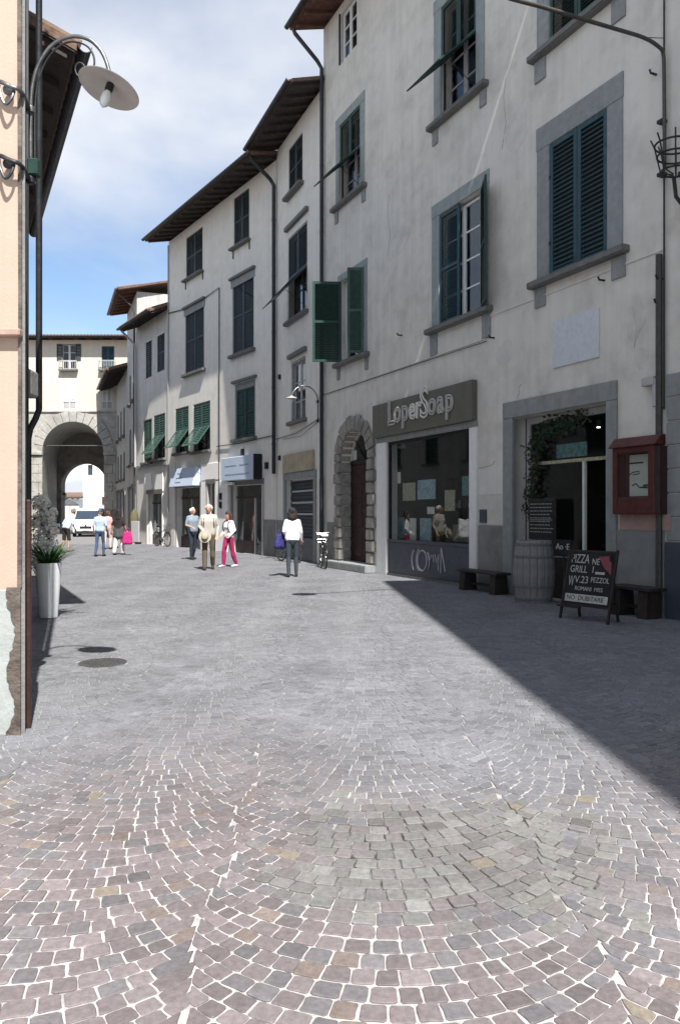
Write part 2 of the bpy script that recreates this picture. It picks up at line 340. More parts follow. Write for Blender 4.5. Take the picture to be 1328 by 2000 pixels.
def roof(bld, L, H, depth=8, over=1.0, sl=.30, u0=0, so=.3, wood='roof_wood', pitch=.62, gutter=True, rafters=True, nt_=.1, rl=.14):
    ue0, ue1 = u0 - so, L + so
    z = lambda y: H + .02 + (y) * sl
    mid = depth * .55
    r = MB().prism([(-over, z(-over) + rl), (mid, z(mid) + rl), (mid, z(mid) + rl + nt_), (-over, z(-over) + rl + nt_)], ue0, ue1, 'x', 0)
    r.prism([(mid, z(mid) + rl), (depth + .4, z(mid) + rl - (depth + .4 - mid) * sl), (depth + .4, z(mid) + rl + nt_ - (depth + .4 - mid) * sl), (mid, z(mid) + rl + nt_)], ue0, ue1, 'x', 0)
    r.prism([(-over + .02, z(-over + .02) + rl - .025), (.3, z(.3) + rl - .025), (.3, z(.3) + rl - .003), (-over + .02, z(-over + .02) + rl - .003)], ue0 + .01, ue1 - .01, 'x', 1)
    ro = r.build('roof', ['roof_tile', wood], bld)
    # rows of curved tiles seen at the eave
    n = int((ue1 - ue0) / .22)
    tl = MB()
    for k in range(n):
        x = ue0 + .11 + k * .22
        tl.tube([(x, -over - .05, z(-over) + rl + nt_ + .005), (x, -over + 1.2, z(-over + 1.2) + rl + nt_ + .015)], [.085, .07], 8)
    tl.build('tile_row', 'roof_tile', ro)['kind'] = 'stuff'
    if rafters:
        n = max(2, int((L - u0) / pitch)); me = None
        for k in range(n + 1):
            x = u0 + .08 + (L - u0 - .16) * k / n
            if me is None:
                q = MB().prism([(-over + .1, z(-over + .1) + .02), (.2, z(.2) - .0), (.2, z(.2) + rl - .027), (-over + .1, z(-over + .1) + rl - .027)], -.05, .05, 'x').build('rafter', wood, ro, loc=(x, 0, 0)); me = q
            else: linkcopy(me, ro, (x, 0, 0))
    if gutter:
        g = MB(); pr = []
        zc = z(-over) + rl + nt_ - .03
        for k in range(9):
            t = R(180 + 180 * k / 8); pr.append((-over - .09 + .08 * math.cos(t), zc + .08 * math.sin(t)))
        pr += [(q[0] * 1 + (.006 if q[0] > -over - .09 else -.006) * -1, q[1] + .006) for q in reversed(pr)]
        g.prism(pr, ue0 - .02, ue1 + .02, 'x'); g.build('gutter', 'pipe_dark', bld)
    return ro
# ---------------------------------------------------------------- windows
def leaf_mb(mb, w, h, th=.035, st=.07, pitch=.05, mid=True, x0=0, z0=0, y0=0, slats=True, mi=0):
    mb.box(x0, x0 + st, y0, y0 + th, z0, z0 + h, mi); mb.box(x0 + w - st, x0 + w, y0, y0 + th, z0, z0 + h, mi)
    mb.box(x0 + st, x0 + w - st, y0 + .002, y0 + th - .002, z0, z0 + st, mi); mb.box(x0 + st, x0 + w - st, y0 + .002, y0 + th - .002, z0 + h - st, z0 + h, mi)
    zs = [z0 + st, z0 + h - st]
    if mid and h > 1.1:
        zc = z0 + h * .5; mb.box(x0 + st, x0 + w - st, y0 + .002, y0 + th - .002, zc - .035, zc + .035, mi)
    if slats:
        n = max(2, int((h - 2 * st) / pitch))
        for k in range(n):
            zc = z0 + st + (k + .5) * (h - 2 * st) / n
            mb.add([(x0 + st - .005, y0 + .004, zc - pitch * .42), (x0 + w - st + .005, y0 + .004, zc - pitch * .42), (x0 + w - st + .005, y0 + th - .004, zc + pitch * .42), (x0 + st - .005, y0 + th - .004, zc + pitch * .42)], [(0, 1, 2, 3)], mi)
    return mb
def sill(win, u0, u1, z, m='serena_dark', out_=.16, th=.13, ext=.14, brackets=True, bm_='serena', bw=.2, bh=.34):
    MB().box(u0 - ext, u1 + ext, -out_, .10, z - th, z - .004).build('sill', m, win, .02, segs=2)
    if brackets:
        for a in (u0 - ext + .08, u1 + ext - .08 - bw): MB().box(a, a + bw, -.035, .02, z - th - bh, z - th - .003).build('sill_bracket', bm_, win, .008)
def surround(bld, u0, u1, z0, z1, sw, m, proud=.022, top=None, bottom=False, shift=0):
    """window part: a raised band round the opening, jambs and lintel"""
    t = top or sw; b = MB()
    b.box(u0 - sw, u0 - .002, -proud, .03, z0, z1 + .001); b.box(u1 + .002, u1 + sw, -proud, .03, z0, z1 + .001)
    b.box(u0 - sw - .012, u1 + sw + .012, -proud - .006, .03, z1 + .002, z1 + t)
    return b.build('window', m, bld, .006)
def plainwin(bld, u0, u1, z0, z1, m='serena_dark', w=.03):
    b = MB(); b.box(u0 + .002, u0 + w, .02, .2, z0, z1); b.box(u1 - w, u1 - .002, .02, .2, z0, z1); b.box(u0 + w, u1 - w, .02, .2, z1 - w, z1 - .002)
    return b.build('window', m, bld)
def casement(win, u0, u1, z0, z1, y=.16, m='white_paint', rows=3, leaves=2, fw=.055, gm=None, name='casement'):
    lw = (u1 - u0) / leaves
    for i in range(leaves):
        a, b = u0 + i * lw + .004, u0 + (i + 1) * lw - .004; f = MB()
        f.box(a, a + fw, y, y + .05, z0, z1); f.box(b - fw, b, y, y + .05, z0, z1); f.box(a + fw, b - fw, y + .002, y + .048, z0, z0 + fw * 1.4); f.box(a + fw, b - fw, y + .002, y + .048, z1 - fw, z1)
        for r in range(1, rows):
            zc = z0 + (z1 - z0) * r / rows; f.box(a + fw, b - fw, y + .008, y + .042, zc - .016, zc + .016)
        f.build(name, m, win)
        for r in range(rows):
            za, zb = z0 + (z1 - z0) * r / rows, z0 + (z1 - z0) * (r + 1) / rows
            MB().box(a + fw * .6, b - fw * .6, y + .022, y + .028, za + .01, zb - .01).build('pane', gm or G2, win)
    if (u1 - u0) > 0: # dark sheet added behind the panes, painting the unlit room
        MB().box(u0 - .02, u1 + .02, .9, .92, z0 - .02, z1 + .02).build('dark_backing', 'interior_dark', win)
def shutters(win, u0, u1, z0, z1, m, y=.0, leaves=2, pitch=.055, slats=True, st=.07):
    lw = (u1 - u0) / leaves
    for i in range(leaves):
        leaf_mb(MB(), lw - .012, z1 - z0 - .012, .04, st, pitch, x0=u0 + i * lw + .006, z0=z0 + .006, y0=y, slats=slats).build('shutter', m, win)
def flap_shutters(win, u0, u1, z0, z1, m, y=.0, leaves=2, frac=.5, ang=35, pitch=.055, st=.07, mid=False, lower=None):
    """closed leaves whose lower half is propped out on a top hinge"""
    lw = (u1 - u0) / leaves; zh = z0 + (z1 - z0) * frac
    for i in range(leaves):
        leaf_mb(MB(), lw - .012, z1 - zh - .008, .04, st, pitch, mid=False, x0=u0 + i * lw + .006, z0=zh + .004, y0=y).build('shutter', m, win)
    # side stiles of the leaves run to the sill
    for a_, b_ in ((u0 + .006, u0 + .05), (u1 - .05, u1 - .006)): MB().box(a_, b_, y + .05, y + .09, z0 + .004, zh).build('shutter_stile', m, win)
    h = zh - z0 - .02
    f = MB()
    for i in range(leaves): leaf_mb(f, lw - .012, h, .03, .06, pitch, mid=False, x0=u0 + i * lw + .006, z0=-h, y0=0)
    T = Matrix.Translation((0, y - .002, zh)) @ Matrix.Rotation(R(-ang), 4, 'X')
    f.xf(T).build('shutter_flap', m, win)
    e = T @ Vector((u1 - .06, 0, -h * .8)); MB().tube([(u1 - .06, .04, z0 + .06), e], .008, 6).build('stay_rod', 'iron_dark', win)
def lintel(win, u0, u1, z, m='serena_dark', th=.14, out_=.12, ext=.14):
    MB().box(u0 - ext, u1 + ext, -out_, .02, z, z + th).build('hood', m, win, .012)
# ================================================================ SETTING: ground
def flat_mat_ground():
    m = bpy.data.materials.new('street_ground'); m.use_nodes = True; t = m.node_tree; p = t.nodes['Principled BSDF']; L = t.links.new
    g = t.nodes.new('ShaderNodeNewGeometry'); sp = t.nodes.new('ShaderNodeSeparateXYZ'); L(g.outputs['Position'], sp.inputs[0])
    def noise(sc, det=6): n = t.nodes.new('ShaderNodeTexNoise'); n.inputs['Scale'].default_value = sc; n.inputs['Detail'].default_value = det; L(g.outputs['Position'], n.inputs['Vector']); return n.outputs['Fac']
    def mr(f, a, b, c=0, d=1): r = t.nodes.new('ShaderNodeMapRange'); r.inputs[1].default_value = a; r.inputs[2].default_value = b; r.inputs[3].default_value = c; r.inputs[4].default_value = d; L(f, r.inputs[0]); return r.outputs[0]
    def ma(op, a, b):
        n = t.nodes.new('ShaderNodeMath'); n.operation = op
        for i, q in enumerate((a, b)):
            if isinstance(q, (int, float)): n.inputs[i].default_value = q
            else: L(q, n.inputs[i])
        return n.outputs[0]
    def mix(f, a, b):
        n = t.nodes.new('ShaderNodeMix'); n.data_type = 'RGBA'; L(f, n.inputs['Factor'])
        for q, s_ in ((a, 'A'), (b, 'B')):
            if isinstance(q, tuple): n.inputs[s_].default_value = (*q, 1)
            else: L(q, n.inputs[s_])
        return n.outputs['Result']
    # worn patch of dark open joints among the pale mortar
    ex = ma('DIVIDE', ma('SUBTRACT', sp.outputs[0], .52), .78); ey = ma('DIVIDE', ma('SUBTRACT', sp.outputs[1], 3.62), .62)
    d = ma('ADD', ma('MULTIPLY', ex, ex), ma('MULTIPLY', ey, ey)); d = ma('ADD', d, mr(noise(3.5), .3, .7, -.45, .45))
    patch = ma('MULTIPLY', mr(d, 1.35, .5), mr(noise(11), .35, .55, .45, 1))
    mortar = mix(mr(noise(14), .35, .65), (.30, .29, .283), (.47, .458, .447))
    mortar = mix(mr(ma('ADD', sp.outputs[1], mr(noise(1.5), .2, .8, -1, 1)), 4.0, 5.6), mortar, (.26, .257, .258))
    c = mix(patch, mortar, (.05, .048, .044))
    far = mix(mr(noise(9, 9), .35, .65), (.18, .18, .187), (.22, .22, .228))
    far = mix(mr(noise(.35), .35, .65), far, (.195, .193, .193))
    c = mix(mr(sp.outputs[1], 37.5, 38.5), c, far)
    L(c, p.inputs['Base Color']); p.inputs['Roughness'].default_value = .9; p.inputs['Specular IOR Level'].default_value = .25
    b = t.nodes.new('ShaderNodeBump'); b.inputs['Strength'].default_value = .4; b.inputs['Distance'].default_value = .01; L(noise(60, 8), b.inputs['Height']); L(b.outputs[0], p.inputs['Normal'])
    return m
gm = MB(); gx = [-500, -60, -30, -12, 0, 12, 40, 500]; gy = [-300, -40, -10, 0, 10, 30, 60, 120, 900]
for i in range(7):
    for j in range(8): gm.add([(gx[i], gy[j], 0), (gx[i + 1], gy[j], 0), (gx[i + 1], gy[j + 1], 0), (gx[i], gy[j + 1], 0)], [(0, 1, 2, 3)])
street = gm.build('street', flat_mat_ground()); tag(street, 'stone paved street curving left between the houses', None, None, 'structure')
# cobbles laid in side-by-side arcs
STONE = attr_mat('cobble_stone')
MH = ground_at(201, 1295)
rng = random.Random(3)
def street_side(x, y):
    left = -2.20 - .40 * (y - 5.52) if y > 5.52 else -4.6
    right = 1.01 + .4663 * (20 - y) - .02 if y > 7.2 else 5.55
    if y > 23: right = -.40 - .42 * (y - 23.2)
    if y > 27.4: right = -2.2 - .70 * (y - 27.5)
    return left - .25 < x < right
def in_patch(x, y): return ((x - .52) / .80) ** 2 + ((y - 3.62) / .64) ** 2 + .4 * math.sin(5 * x + 2) * math.cos(5 * y + x) + .45 * math.sin(91.7 * x + 57.3 * y) < 1
stones = []
def EJ(k, n): return .044 * math.sin(n * 2.6 + k * 1.7) * (1 if n % 2 else -.6)
PER, RA, D0 = 1.45, .98, .094
rows0 = int(.6 / D0); rows1 = int(38 / D0)
for k in range(-14, 6):
    xc = .2 + PER * k; sh = 0
    for n in range(rows0, rows1):
        y0 = n * D0 + sh; big = D0 * rng.uniform(.94, 1.06)
        eL, eR = -PER / 2 + EJ(k - 1, n), PER / 2 + EJ(k, n); c = eL
        if not (street_side(xc - PER / 2, y0) or street_side(xc + PER / 2, y0) or street_side(xc, y0)): continue
        while c < eR - .02:
            th = math.asin(max(-.95, min(.95, c / RA))); w = rng.uniform(.078, .112) * math.cos(th) * (1 if y0 > 0 else 1)
            c1 = c + w
            if c1 > eR - .05: c1 = eR
            q = []
            for cc, lo in ((c, 1), (c1, 1), (c1, -1), (c, -1)):
                s_ = 0 if cc in (eL, eR) else cc / RA; sh_ = D0 / 2 * s_ * math.sqrt(max(0, 1 - s_ * s_))
                u = max(eL, min(eR, cc + lo * sh_)); f = RA - math.sqrt(RA * RA - u * u)
                q.append((xc + u, y0 + f - lo * D0 / 2))
            mx_, my_ = sum(a[0] for a in q) / 4, sum(a[1] for a in q) / 4
            c = c1
            if my_ < .7 or not street_side(mx_, my_): continue
            if (mx_ - MH.x) ** 2 + (my_ - MH.y) ** 2 < .27 ** 2: continue
            stones.append((mx_, my_, q))
print('stones', len(stones))
def stone_geo(mx_, my_, q, level):
    """level 2: rounded corners and rough edge; 1: bevelled; 0: plain"""
    pt = in_patch(mx_, my_); g = rng.uniform(.0026, .0048) * (1.0 if not pt else .8)
    h = .0048 + rng.uniform(-.0012, .0018) + (.002 + rng.uniform(-.0025, .003) if pt else 0)
    tx, ty = rng.uniform(-.022, .022), rng.uniform(-.022, .022)
    if pt: tx *= 1.7; ty *= 1.7
    j = .0028 if level else 0
    P = []
    for i in range(4):
        dx_, dy_ = q[i][0] - mx_, q[i][1] - my_; l = math.hypot(dx_, dy_) + 1e-6; k = max(.55, 1 - g * 1.45 / l)
        P.append((mx_ + dx_ * k + rng.uniform(-j, j), my_ + dy_ * k + rng.uniform(-j, j)))
    if level == 2:
        Q = []
        for i in range(4):
            a, b, c = P[i - 1], P[i], P[(i + 1) % 4]; r = rng.uniform(.05, .13)
            Q += [(b[0] + (a[0] - b[0]) * r, b[1] + (a[1] - b[1]) * r), (b[0] + (c[0] - b[0]) * r, b[1] + (c[1] - b[1]) * r)]
            m_ = .5 + rng.uniform(-.12, .12); Q.append((b[0] + (c[0] - b[0]) * m_ + rng.uniform(-.003, .003), b[1] + (c[1] - b[1]) * m_ + rng.uniform(-.003, .003)))
        P = Q
    n = len(P); vs = []; fs = []
    Z = lambda x, y, hh: hh + (x - mx_) * tx + (y - my_) * ty
    if level == 0:
        vs = [(x, y, -.003) for x, y in P] + [(mx_ + (x - mx_) * .92, my_ + (y - my_) * .92, Z(x, y, h)) for x, y in P]; rings = 2
    else:
        vs = [(x, y, -.004) for x, y in P] + [(x, y, Z(x, y, h - .0028)) for x, y in P] + [(mx_ + (x - mx_) * .93, my_ + (y - my_) * .93, Z(x, y, h)) for x, y in P]; rings = 3
    for r in range(rings - 1):
        fs += [(r * n + i, r * n + (i + 1) % n, (r + 1) * n + (i + 1) % n, (r + 1) * n + i) for i in range(n)]
    fs.append(tuple(range((rings - 1) * n, rings * n)))
    b = rng.gauss(1, .11 if my_ < 4.5 else .085)
    if pt: col = tuple(v_ * b * rng.uniform(.985, 1.015) for v_ in ((.158, .154, .150) if rng.random() < .8 else (.146, .136, .136)))
    else:
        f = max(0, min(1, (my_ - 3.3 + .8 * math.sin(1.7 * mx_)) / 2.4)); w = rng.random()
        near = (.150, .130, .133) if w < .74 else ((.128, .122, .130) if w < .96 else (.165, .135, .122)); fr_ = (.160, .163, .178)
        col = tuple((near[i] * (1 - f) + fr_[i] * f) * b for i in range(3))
    if rng.random() < .007 and my_ < 4.6: col = (.19, .165, .135)
    return vs, fs, col
vis = []
for i, (x, y, q) in enumerate(stones):
    px = CX + x / y * FPX; py = CY + EYE / y * FPX
    if 15 < px < 1313 and py < 1985: vis.append((y, i))
vis.sort(); near_ids = set(i for _, i in vis[:300])
bv, bf, bc = [], [], []
for i, (x, y, q) in enumerate(stones):
    lv = 2 if y < 5.5 else (1 if y < 11 else 0)
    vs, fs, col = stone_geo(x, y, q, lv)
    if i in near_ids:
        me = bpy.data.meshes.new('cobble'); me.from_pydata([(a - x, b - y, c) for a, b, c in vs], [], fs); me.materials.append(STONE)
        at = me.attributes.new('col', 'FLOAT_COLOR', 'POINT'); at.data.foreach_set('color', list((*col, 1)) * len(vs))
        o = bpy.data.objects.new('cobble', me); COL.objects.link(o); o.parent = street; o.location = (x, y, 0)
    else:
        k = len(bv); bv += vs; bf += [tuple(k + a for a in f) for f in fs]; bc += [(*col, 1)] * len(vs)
me = bpy.data.meshes.new('cobbles'); me.from_pydata(bv, [], bf); me.materials.append(STONE)
at = me.attributes.new('col', 'FLOAT_COLOR', 'POINT'); at.data.foreach_set('color', np.array(bc, dtype=np.float32).ravel())
o = bpy.data.objects.new('cobbles', me); COL.objects.link(o); o.parent = street; o['kind'] = 'stuff'
# manhole cover
mh = empty('manhole_cover', (MH.x, MH.y, 0), 0, 'round dark iron manhole cover set in the paving', 'manhole cover')
MB().lathe([(.25, -.002), (.25, .008), (.225, .009), (.225, .004)], 32).build('rim', 'manhole', mh)
mb = MB().lathe([(.222, .001), (.222, .008), (.0, .009)], 32)
for i in range(-4, 5):
    for j in range(-4, 5):
        if i * i + j * j < 18: mb.box(i * .045 - .014, i * .045 + .014, j * .045 - .014, j * .045 + .014, .009, .013)
mb.build('lid', 'manhole', mh)
# ================================================================ BUILDING A: tall grey house on the right
FA = Fac.far((1.01, 20), 25, 632)
LA = FA.u(1299); HA = 16.2
bA = empty('house', FA.P(0), FA.rz, 'tall grey plastered house with olive sign shop and dark tavern door', 'house')
wins = {}
def wr(F, *a): return F.rect(*a)
A1 = wr(FA, 666, 697, 20, -8, 125, 88)
A2 = wr(FA, 664, 704, 258, 192, 402, 364)
A3 = wr(FA, 862, 930, 18, -60, 232, 176)
A4 = wr(FA, 667, 711, 552, 520, 710, 688)
A5 = wr(FA, 858, 938, 418, 372, 640, 602)
A6 = wr(FA, 1073, 1186, 284, 208, 541, 494)
A7 = wr(FA, 1073, 1186, -170, -300, 75, 10)
AR = [FA.u(667), FA.u(721), 0.0, 0]       # arched door
rad = (AR[1] - AR[0]) / 2; AR[3] = FA.z(694, 838); zsA = AR[3] - rad
SH = [FA.u(757), FA.u(919), 0, FA.z(835, 850)]
DO = [FA.u(1003), FA.u(1186), 0, (FA.z(1003, 822) + FA.z(1186, 778)) / 2]
print('A', LA, [[round(v, 2) for v in q] for q in (A1, A2, A3, A4, A5, A6, A7, AR, SH, DO)])
wall(bA, LA, HA, [A1, A2, A3, A4, A5, A6, A7, AR, SH, DO], 'plaster_grey', 9)
roof(bA, LA, HA, 9, 1.0, .3, wood='roof_wood_red', so=.25)
# top small window
w = plainwin(bA, *A1, m='frame_grey', w=.05); casement(w, A1[0] + .05, A1[1] - .05, A1[2] + .02, A1[3] - .05, .06, rows=3)
MB().box(A1[0] - .06, A1[0] - .01, -.05, -.01, A1[2], A1[3]).build('shutter', 'slate_paint', w)
# two storeys of windows with propped shutters
for rct, sw in ((A2, .26), (A3, .30)):
    w = surround(bA, *rct, sw, 'surround_green'); flap_shutters(w, *rct, 'green_dark', y=.0, ang=48, frac=.50)
    casement(w, rct[0] + .03, rct[1] - .03, rct[2] + .02, rct[3] - .05, .18, rows=4, m='frame_grey'); sill(w, rct[0] - sw, rct[1] + sw, rct[2], bw=.22)
# window with the leaf swung square to the wall
w = surround(bA, *A4, .20, 'surround_green')
casement(w, A4[0] + .03, A4[1] - .03, A4[2] + .02, A4[3] - .05, .12, rows=3); sill(w, A4[0] - .2, A4[1] + .2, A4[2], bw=.18)
hl = A4[3] - A4[2]; lw = (A4[1] - A4[0]) / 2
T = Matrix.Translation((A4[0], -.01, A4[2] + .01)) @ Matrix.Rotation(R(-112), 4, 'Z')
leaf_mb(MB(), lw * 1.15, hl - .02, .04, .07, .05).xf(T).build('shutter', 'green_paint', w)
T = Matrix.Translation((A4[1] - .02, -.01, A4[2] + .01)) @ Matrix.Rotation(R(-70 + 180 + 30), 4, 'Z')
T = Matrix.Translation((A4[1], -.012, A4[2] + .01)) @ Matrix.Rotation(R(180 + 62), 4, 'Z')
leaf_mb(MB(), lw * .62, hl - .02, .04, .07, .05).xf(T).build('shutter', 'green_pale', w)
# middle window: left leaf shut, right leaf ajar
w = surround(bA, *A5, .30, 'surround_green')
casement(w, A5[0] + .03, A5[1] - .03, A5[2] + .02, A5[3] - .05, .12, rows=4); sill(w, A5[0] - .3, A5[1] + .3, A5[2], bw=.28, bh=.5)
lw = (A5[1] - A5[0]) / 2; hl = A5[3] - A5[2]
leaf_mb(MB(), lw - .01, hl - .02, .04, .07, .05, x0=A5[0] + .005, z0=A5[2] + .01, y0=.0).build('shutter', 'blue_paint', w)
T = Matrix.Translation((A5[1], -.01, A5[2] + .01)) @ Matrix.Rotation(R(-28), 4, 'Z')
leaf_mb(MB(), lw * .9, hl - .02, .04, .07, .05).xf(T).build('shutter', 'green_dark', w)
# blue louvred window, every slat its own piece
w = surround(bA, *A6, .34, 'serena', top=.42); sill(w, A6[0] - .34, A6[1] + .34, A6[2], bw=.3, bh=.36)
lw = (A6[1] - A6[0]) / 2; hl = A6[3] - A6[2]; sm = None
for i in range(2):
    x0 = A6[0] + i * lw + .006; leaf_mb(MB(), lw - .012, hl - .012, .05, .085, x0=x0, z0=A6[2] + .006, y0=-.01, mid=False, slats=False).build('shutter', 'blue_paint', w, .004)
    MB().box(x0 + .08, x0 + lw - .09, .055, .065, A6[2] + .08, A6[3] - .08).build('shutter_backing', 'interior_dark', w)
    ns = 27
    for k in range(ns):
        zc = A6[2] + .1 + (hl - .2) * (k + .5) / ns; sw_ = lw - .012 - .17
        if sm is None:
            s0 = MB().box(-sw_ / 2, sw_ / 2, -.004, .004, -.036, .036).xf(Matrix.Rotation(R(-40), 4, 'X')); sm = s0.build('slat', 'blue_paint', w, loc=(x0 + lw / 2 - .006, .016, zc))
        else: linkcopy(sm, w, (x0 + lw / 2 - .006, .016, zc), (R(rng.uniform(-4, 4)), 0, 0))
for q in (.25, .75):
    MB().box(A6[0] - .03, A6[0] + .03, -.02, -.008, A6[2] + hl * q - .03, A6[2] + hl * q + .03).box(A6[1] - .03, A6[1] + .03, -.02, -.008, A6[2] + hl * q - .03, A6[2] + hl * q + .03).build('hinge', 'iron_dark', w)
w = surround(bA, *A7, .34, 'serena'); shutters(w, *A7, 'green_dark'); sill(w, A7[0] - .34, A7[1] + .34, A7[2], bw=.3, bh=.4)
for px, py, w_, h_ in ((780, 470, .9, .7), (985, 690, .5, .5), (1010, 250, .7, .9), (700, 600, .4, .6), (1240, 620, .35, .7), (1250, 700, .3, .3)):
    a_ = FA.u(px); z_ = FA.z(px, py); MB().prism([(a_ + w_ * .5 * math.cos(t) * (1 + .25 * math.sin(3 * t + px)), z_ + h_ * .5 * math.sin(t) * (1 + .2 * math.cos(2 * t + py))) for t in [2 * math.pi * k / 18 for k in range(18)]], -.004, .002, 'y').build('plaster_patch', 'plaster_repair', bA)
for pth in ([(1008, 778), (1014, 768), (1013, 757), (1018, 750)], [(1056, 778), (1057, 764)], [(935, 915), (950, 911), (962, 907), (966, 900)], [(760, 380), (757, 420), (762, 455), (758, 500)], [(1235, 600), (1243, 640), (1238, 680)], [(990, 140), (983, 190), (988, 240), (980, 290)]):
    MB().tube([(FA.u(x), -.001, FA.z(x, y)) for x, y in pth], .006, 4).build('crack', 'cable_grey', bA)
# string-course lines / cables
MB().box(0, FA.u(950), -.02, .01, FA.z(844, 697) - .02, FA.z(844, 697) + .02).build('string_course', 'plaster_grey', bA, .005)
MB().box(FA.u(958), LA, -.018, .01, FA.z(1240, 508) - .02, FA.z(1240, 508) + .02).build('string_course', 'plaster_grey', bA, .005)
MB().tube([(0, -.03, FA.z(725, 737) - .04), (FA.u(844), -.03, FA.z(844, 699) - .035), (FA.u(952), -.03, FA.z(952, 664) - .03)], .009, 6).build('cable', 'cable', bA)
# marble plaque
pq = MB().box(FA.u(1081), FA.u(1171), -.03, .0, (FA.z(1081, 720) + FA.z(1171, 697)) / 2, (FA.z(1081, 630) + FA.z(1171, 598)) / 2).build('plaque', 'plaque', bA, .004)
# arched doorway with separate blocks
ar = MB(); cx = (AR[0] + AR[1]) / 2
for k in range(16):
    t0, t1 = R(180 * k / 16), R(180 * (k + 1) / 16); xx = [cx + rad * math.cos(t) for t in (t0, t1)]; zz_ = [zsA + rad * math.sin(t) for t in (t0, t1)]
    ar.add([(xx[0], 0, zz_[0]), (xx[0], 0, AR[3]), (xx[1], 0, AR[3]), (xx[1], 0, zz_[1])], [(0, 1, 2, 3)])
    ar.add([(xx[0], 0, zz_[0]), (xx[1], 0, zz_[1]), (xx[1], .4, zz_[1]), (xx[0], .4, zz_[0])], [(0, 1, 2, 3)])
doorway = ar.build('doorway', 'plaster_grey', bA)
for k in range(13):
    g_ = 1.0; a0, a1 = 180 * k / 13 + .9, 180 * (k + 1) / 13 - .9
    r1 = rad + (.42 if k % 2 else .36) + rng.uniform(-.02, .02)
    MB().arc_solid(cx, zsA, rad - .004, r1, -.07 - rng.uniform(0, .03), .3, a0, a1, 2).build('voussoir', 'rustic_stone', doorway, .015)
zb = .22; hs = (zsA - zb) / 9
for sgn, xe in ((-1, AR[0]), (1, AR[1])):
    for k in range(9):
        wd = (.40 if k % 2 else .30) + rng.uniform(-.02, .02); a, b = (xe - wd, xe + .03) if sgn < 0 else (xe - .03, xe + wd)
        MB().box(a, b, -.07 - rng.uniform(0, .035), .3, zb + k * hs + .012, zb + (k + 1) * hs - .012).build('jamb_stone', 'rustic_stone', doorway, .022, segs=2)
MB().box(AR[0] - .55, AR[1] + .5, -.38, .3, 0, .2).build('doorstep', 'serena', doorway, .02, segs=2)
dz = FA.z(694, 905)
dl = MB()
for i in range(2):
    a = AR[0] + .03 + i * (rad - .03); b = a + rad - .035
    dl.box(a, b, .30, .35, .21, dz)
    for j in range(3):
        z0_ = .35 + j * (dz - .45) / 3; dl.box(a + .12, b - .12, .285, .30, z0_, z0_ + (dz - .45) / 3 - .14)
dl.build('door', 'door_wood', doorway, .008)
MB().box(AR[0] - .02, AR[1] + .02, .27, .36, dz + .002, dz + .11).build('transom', 'dark_wood', doorway)
fl = MB()
for a in (45, 90, 135): fl.tube([(cx, .32, dz + .1), (cx + (rad + .02) * math.cos(R(a)), .32, zsA + (rad + .02) * math.sin(R(a)))], .016, 6)
fl.build('fanlight_bar', 'dark_wood', doorway)
MB().box(AR[0], AR[1], .335, .345, dz + .1, AR[3]).build('pane', G2, doorway)
MB().box(AR[0] + .1, AR[0] + .32, .32, .33, dz + .14, dz + .42).build('notice', 'paper', doorway)
MB().box(AR[0] - .1, AR[1] + .1, .75, .77, 0.01, AR[3]).build('backdrop', 'interior_dark', doorway)
# ---- soap shop front
sf = MB(); s0, s1, s3 = SH[0], SH[1], SH[3]
fw0 = s0 - FA.u(738); fw1 = FA.u(933) - s1
shop = MB().box(s0 - fw0, s1 + fw1, -.06, .10, s3 + .002, s3 + .13).build('shop_front', 'serena', bA, .01)
for a_, b_ in ((s0 - fw0, s0), (s1, s1 + fw1)): MB().box(a_, b_, -.05, .10, 0, s3).build('shop_post', 'white_paint', shop, .008)
zt0, zt1 = s3 + .132, (FA.z(735, 795) + FA.z(928, 742)) / 2
MB().box(s0 - fw0 - .05, s1 + fw1 - .02, -.14, .0, zt0, zt1).build('sign_board', 'sign_olive', shop, .01)
ux = FA.u(758, .16); uw = FA.u(886, .16) - ux; zc = (FA.z(760, 805, .16) + FA.z(884, 785, .16)) / 2
for s_, fx, m_, sz in (('L', .05, 'sign_letter', .88), ('o', .16, 'sign_letter', .75), ('p', .285, 'sign_letter', .75), ('e', .40, 'sign_letter_bright', .75), ('r', .495, 'sign_letter_bright', .75), ('S', .585, 'sign_letter_bright', 1.0), ('o', .70, 'sign_letter', .75), ('a', .82, 'sign_letter', .75), ('p', .94, 'sign_letter', .75)):
    text_part(s_, sz, 'sign_letter', m_, shop, (ux + uw * fx, -.16, zc + (.0 if s_ != 'S' else .05)), outline=True, bev=.024, sx=.85)
zg = FA.z(838, 1064)
MB().box(s0 + .004, s1 - .004, .02, .07, .06, zg).build('lower_panel', 'shop_panel', shop, .006)
MB().box(s0 + .002, s1 - .002, -.03, .09, 0, .055).build('threshold', 'serena_dark', shop)
MB().box(s0 + .002, s1 - .002, .0, .09, zg + .002, zg + .07).build('window_rail', 'shop_panel', shop)
MB().box(s0, s1, .055, .063, zg + .06, s3).build('pane', G1, shop)
MB().box(s0 + .0, s0 + .06, .03, .085, zg + .07, s3).box(s1 - .06, s1, .03, .085, zg + .07, s3).box(s0 + .06, s1 - .06, .03, .085, s3 - .08, s3 - .002).build('window_frame', 'black_metal', shop)
gr = MB()
def stroke(pts, r=.018):
    P = [(FA.u(x, -.02), .012, FA.z(x, y, -.02)) for x, y in pts]; gr.tube(P, r, 5)
def curve_pts(cx, cy, rx, ry, a0, a1, n=12): return [(cx + rx * math.cos(R(a0 + (a1 - a0) * k / n)), cy + ry * math.sin(R(a0 + (a1 - a0) * k / n))) for k in range(n + 1)]
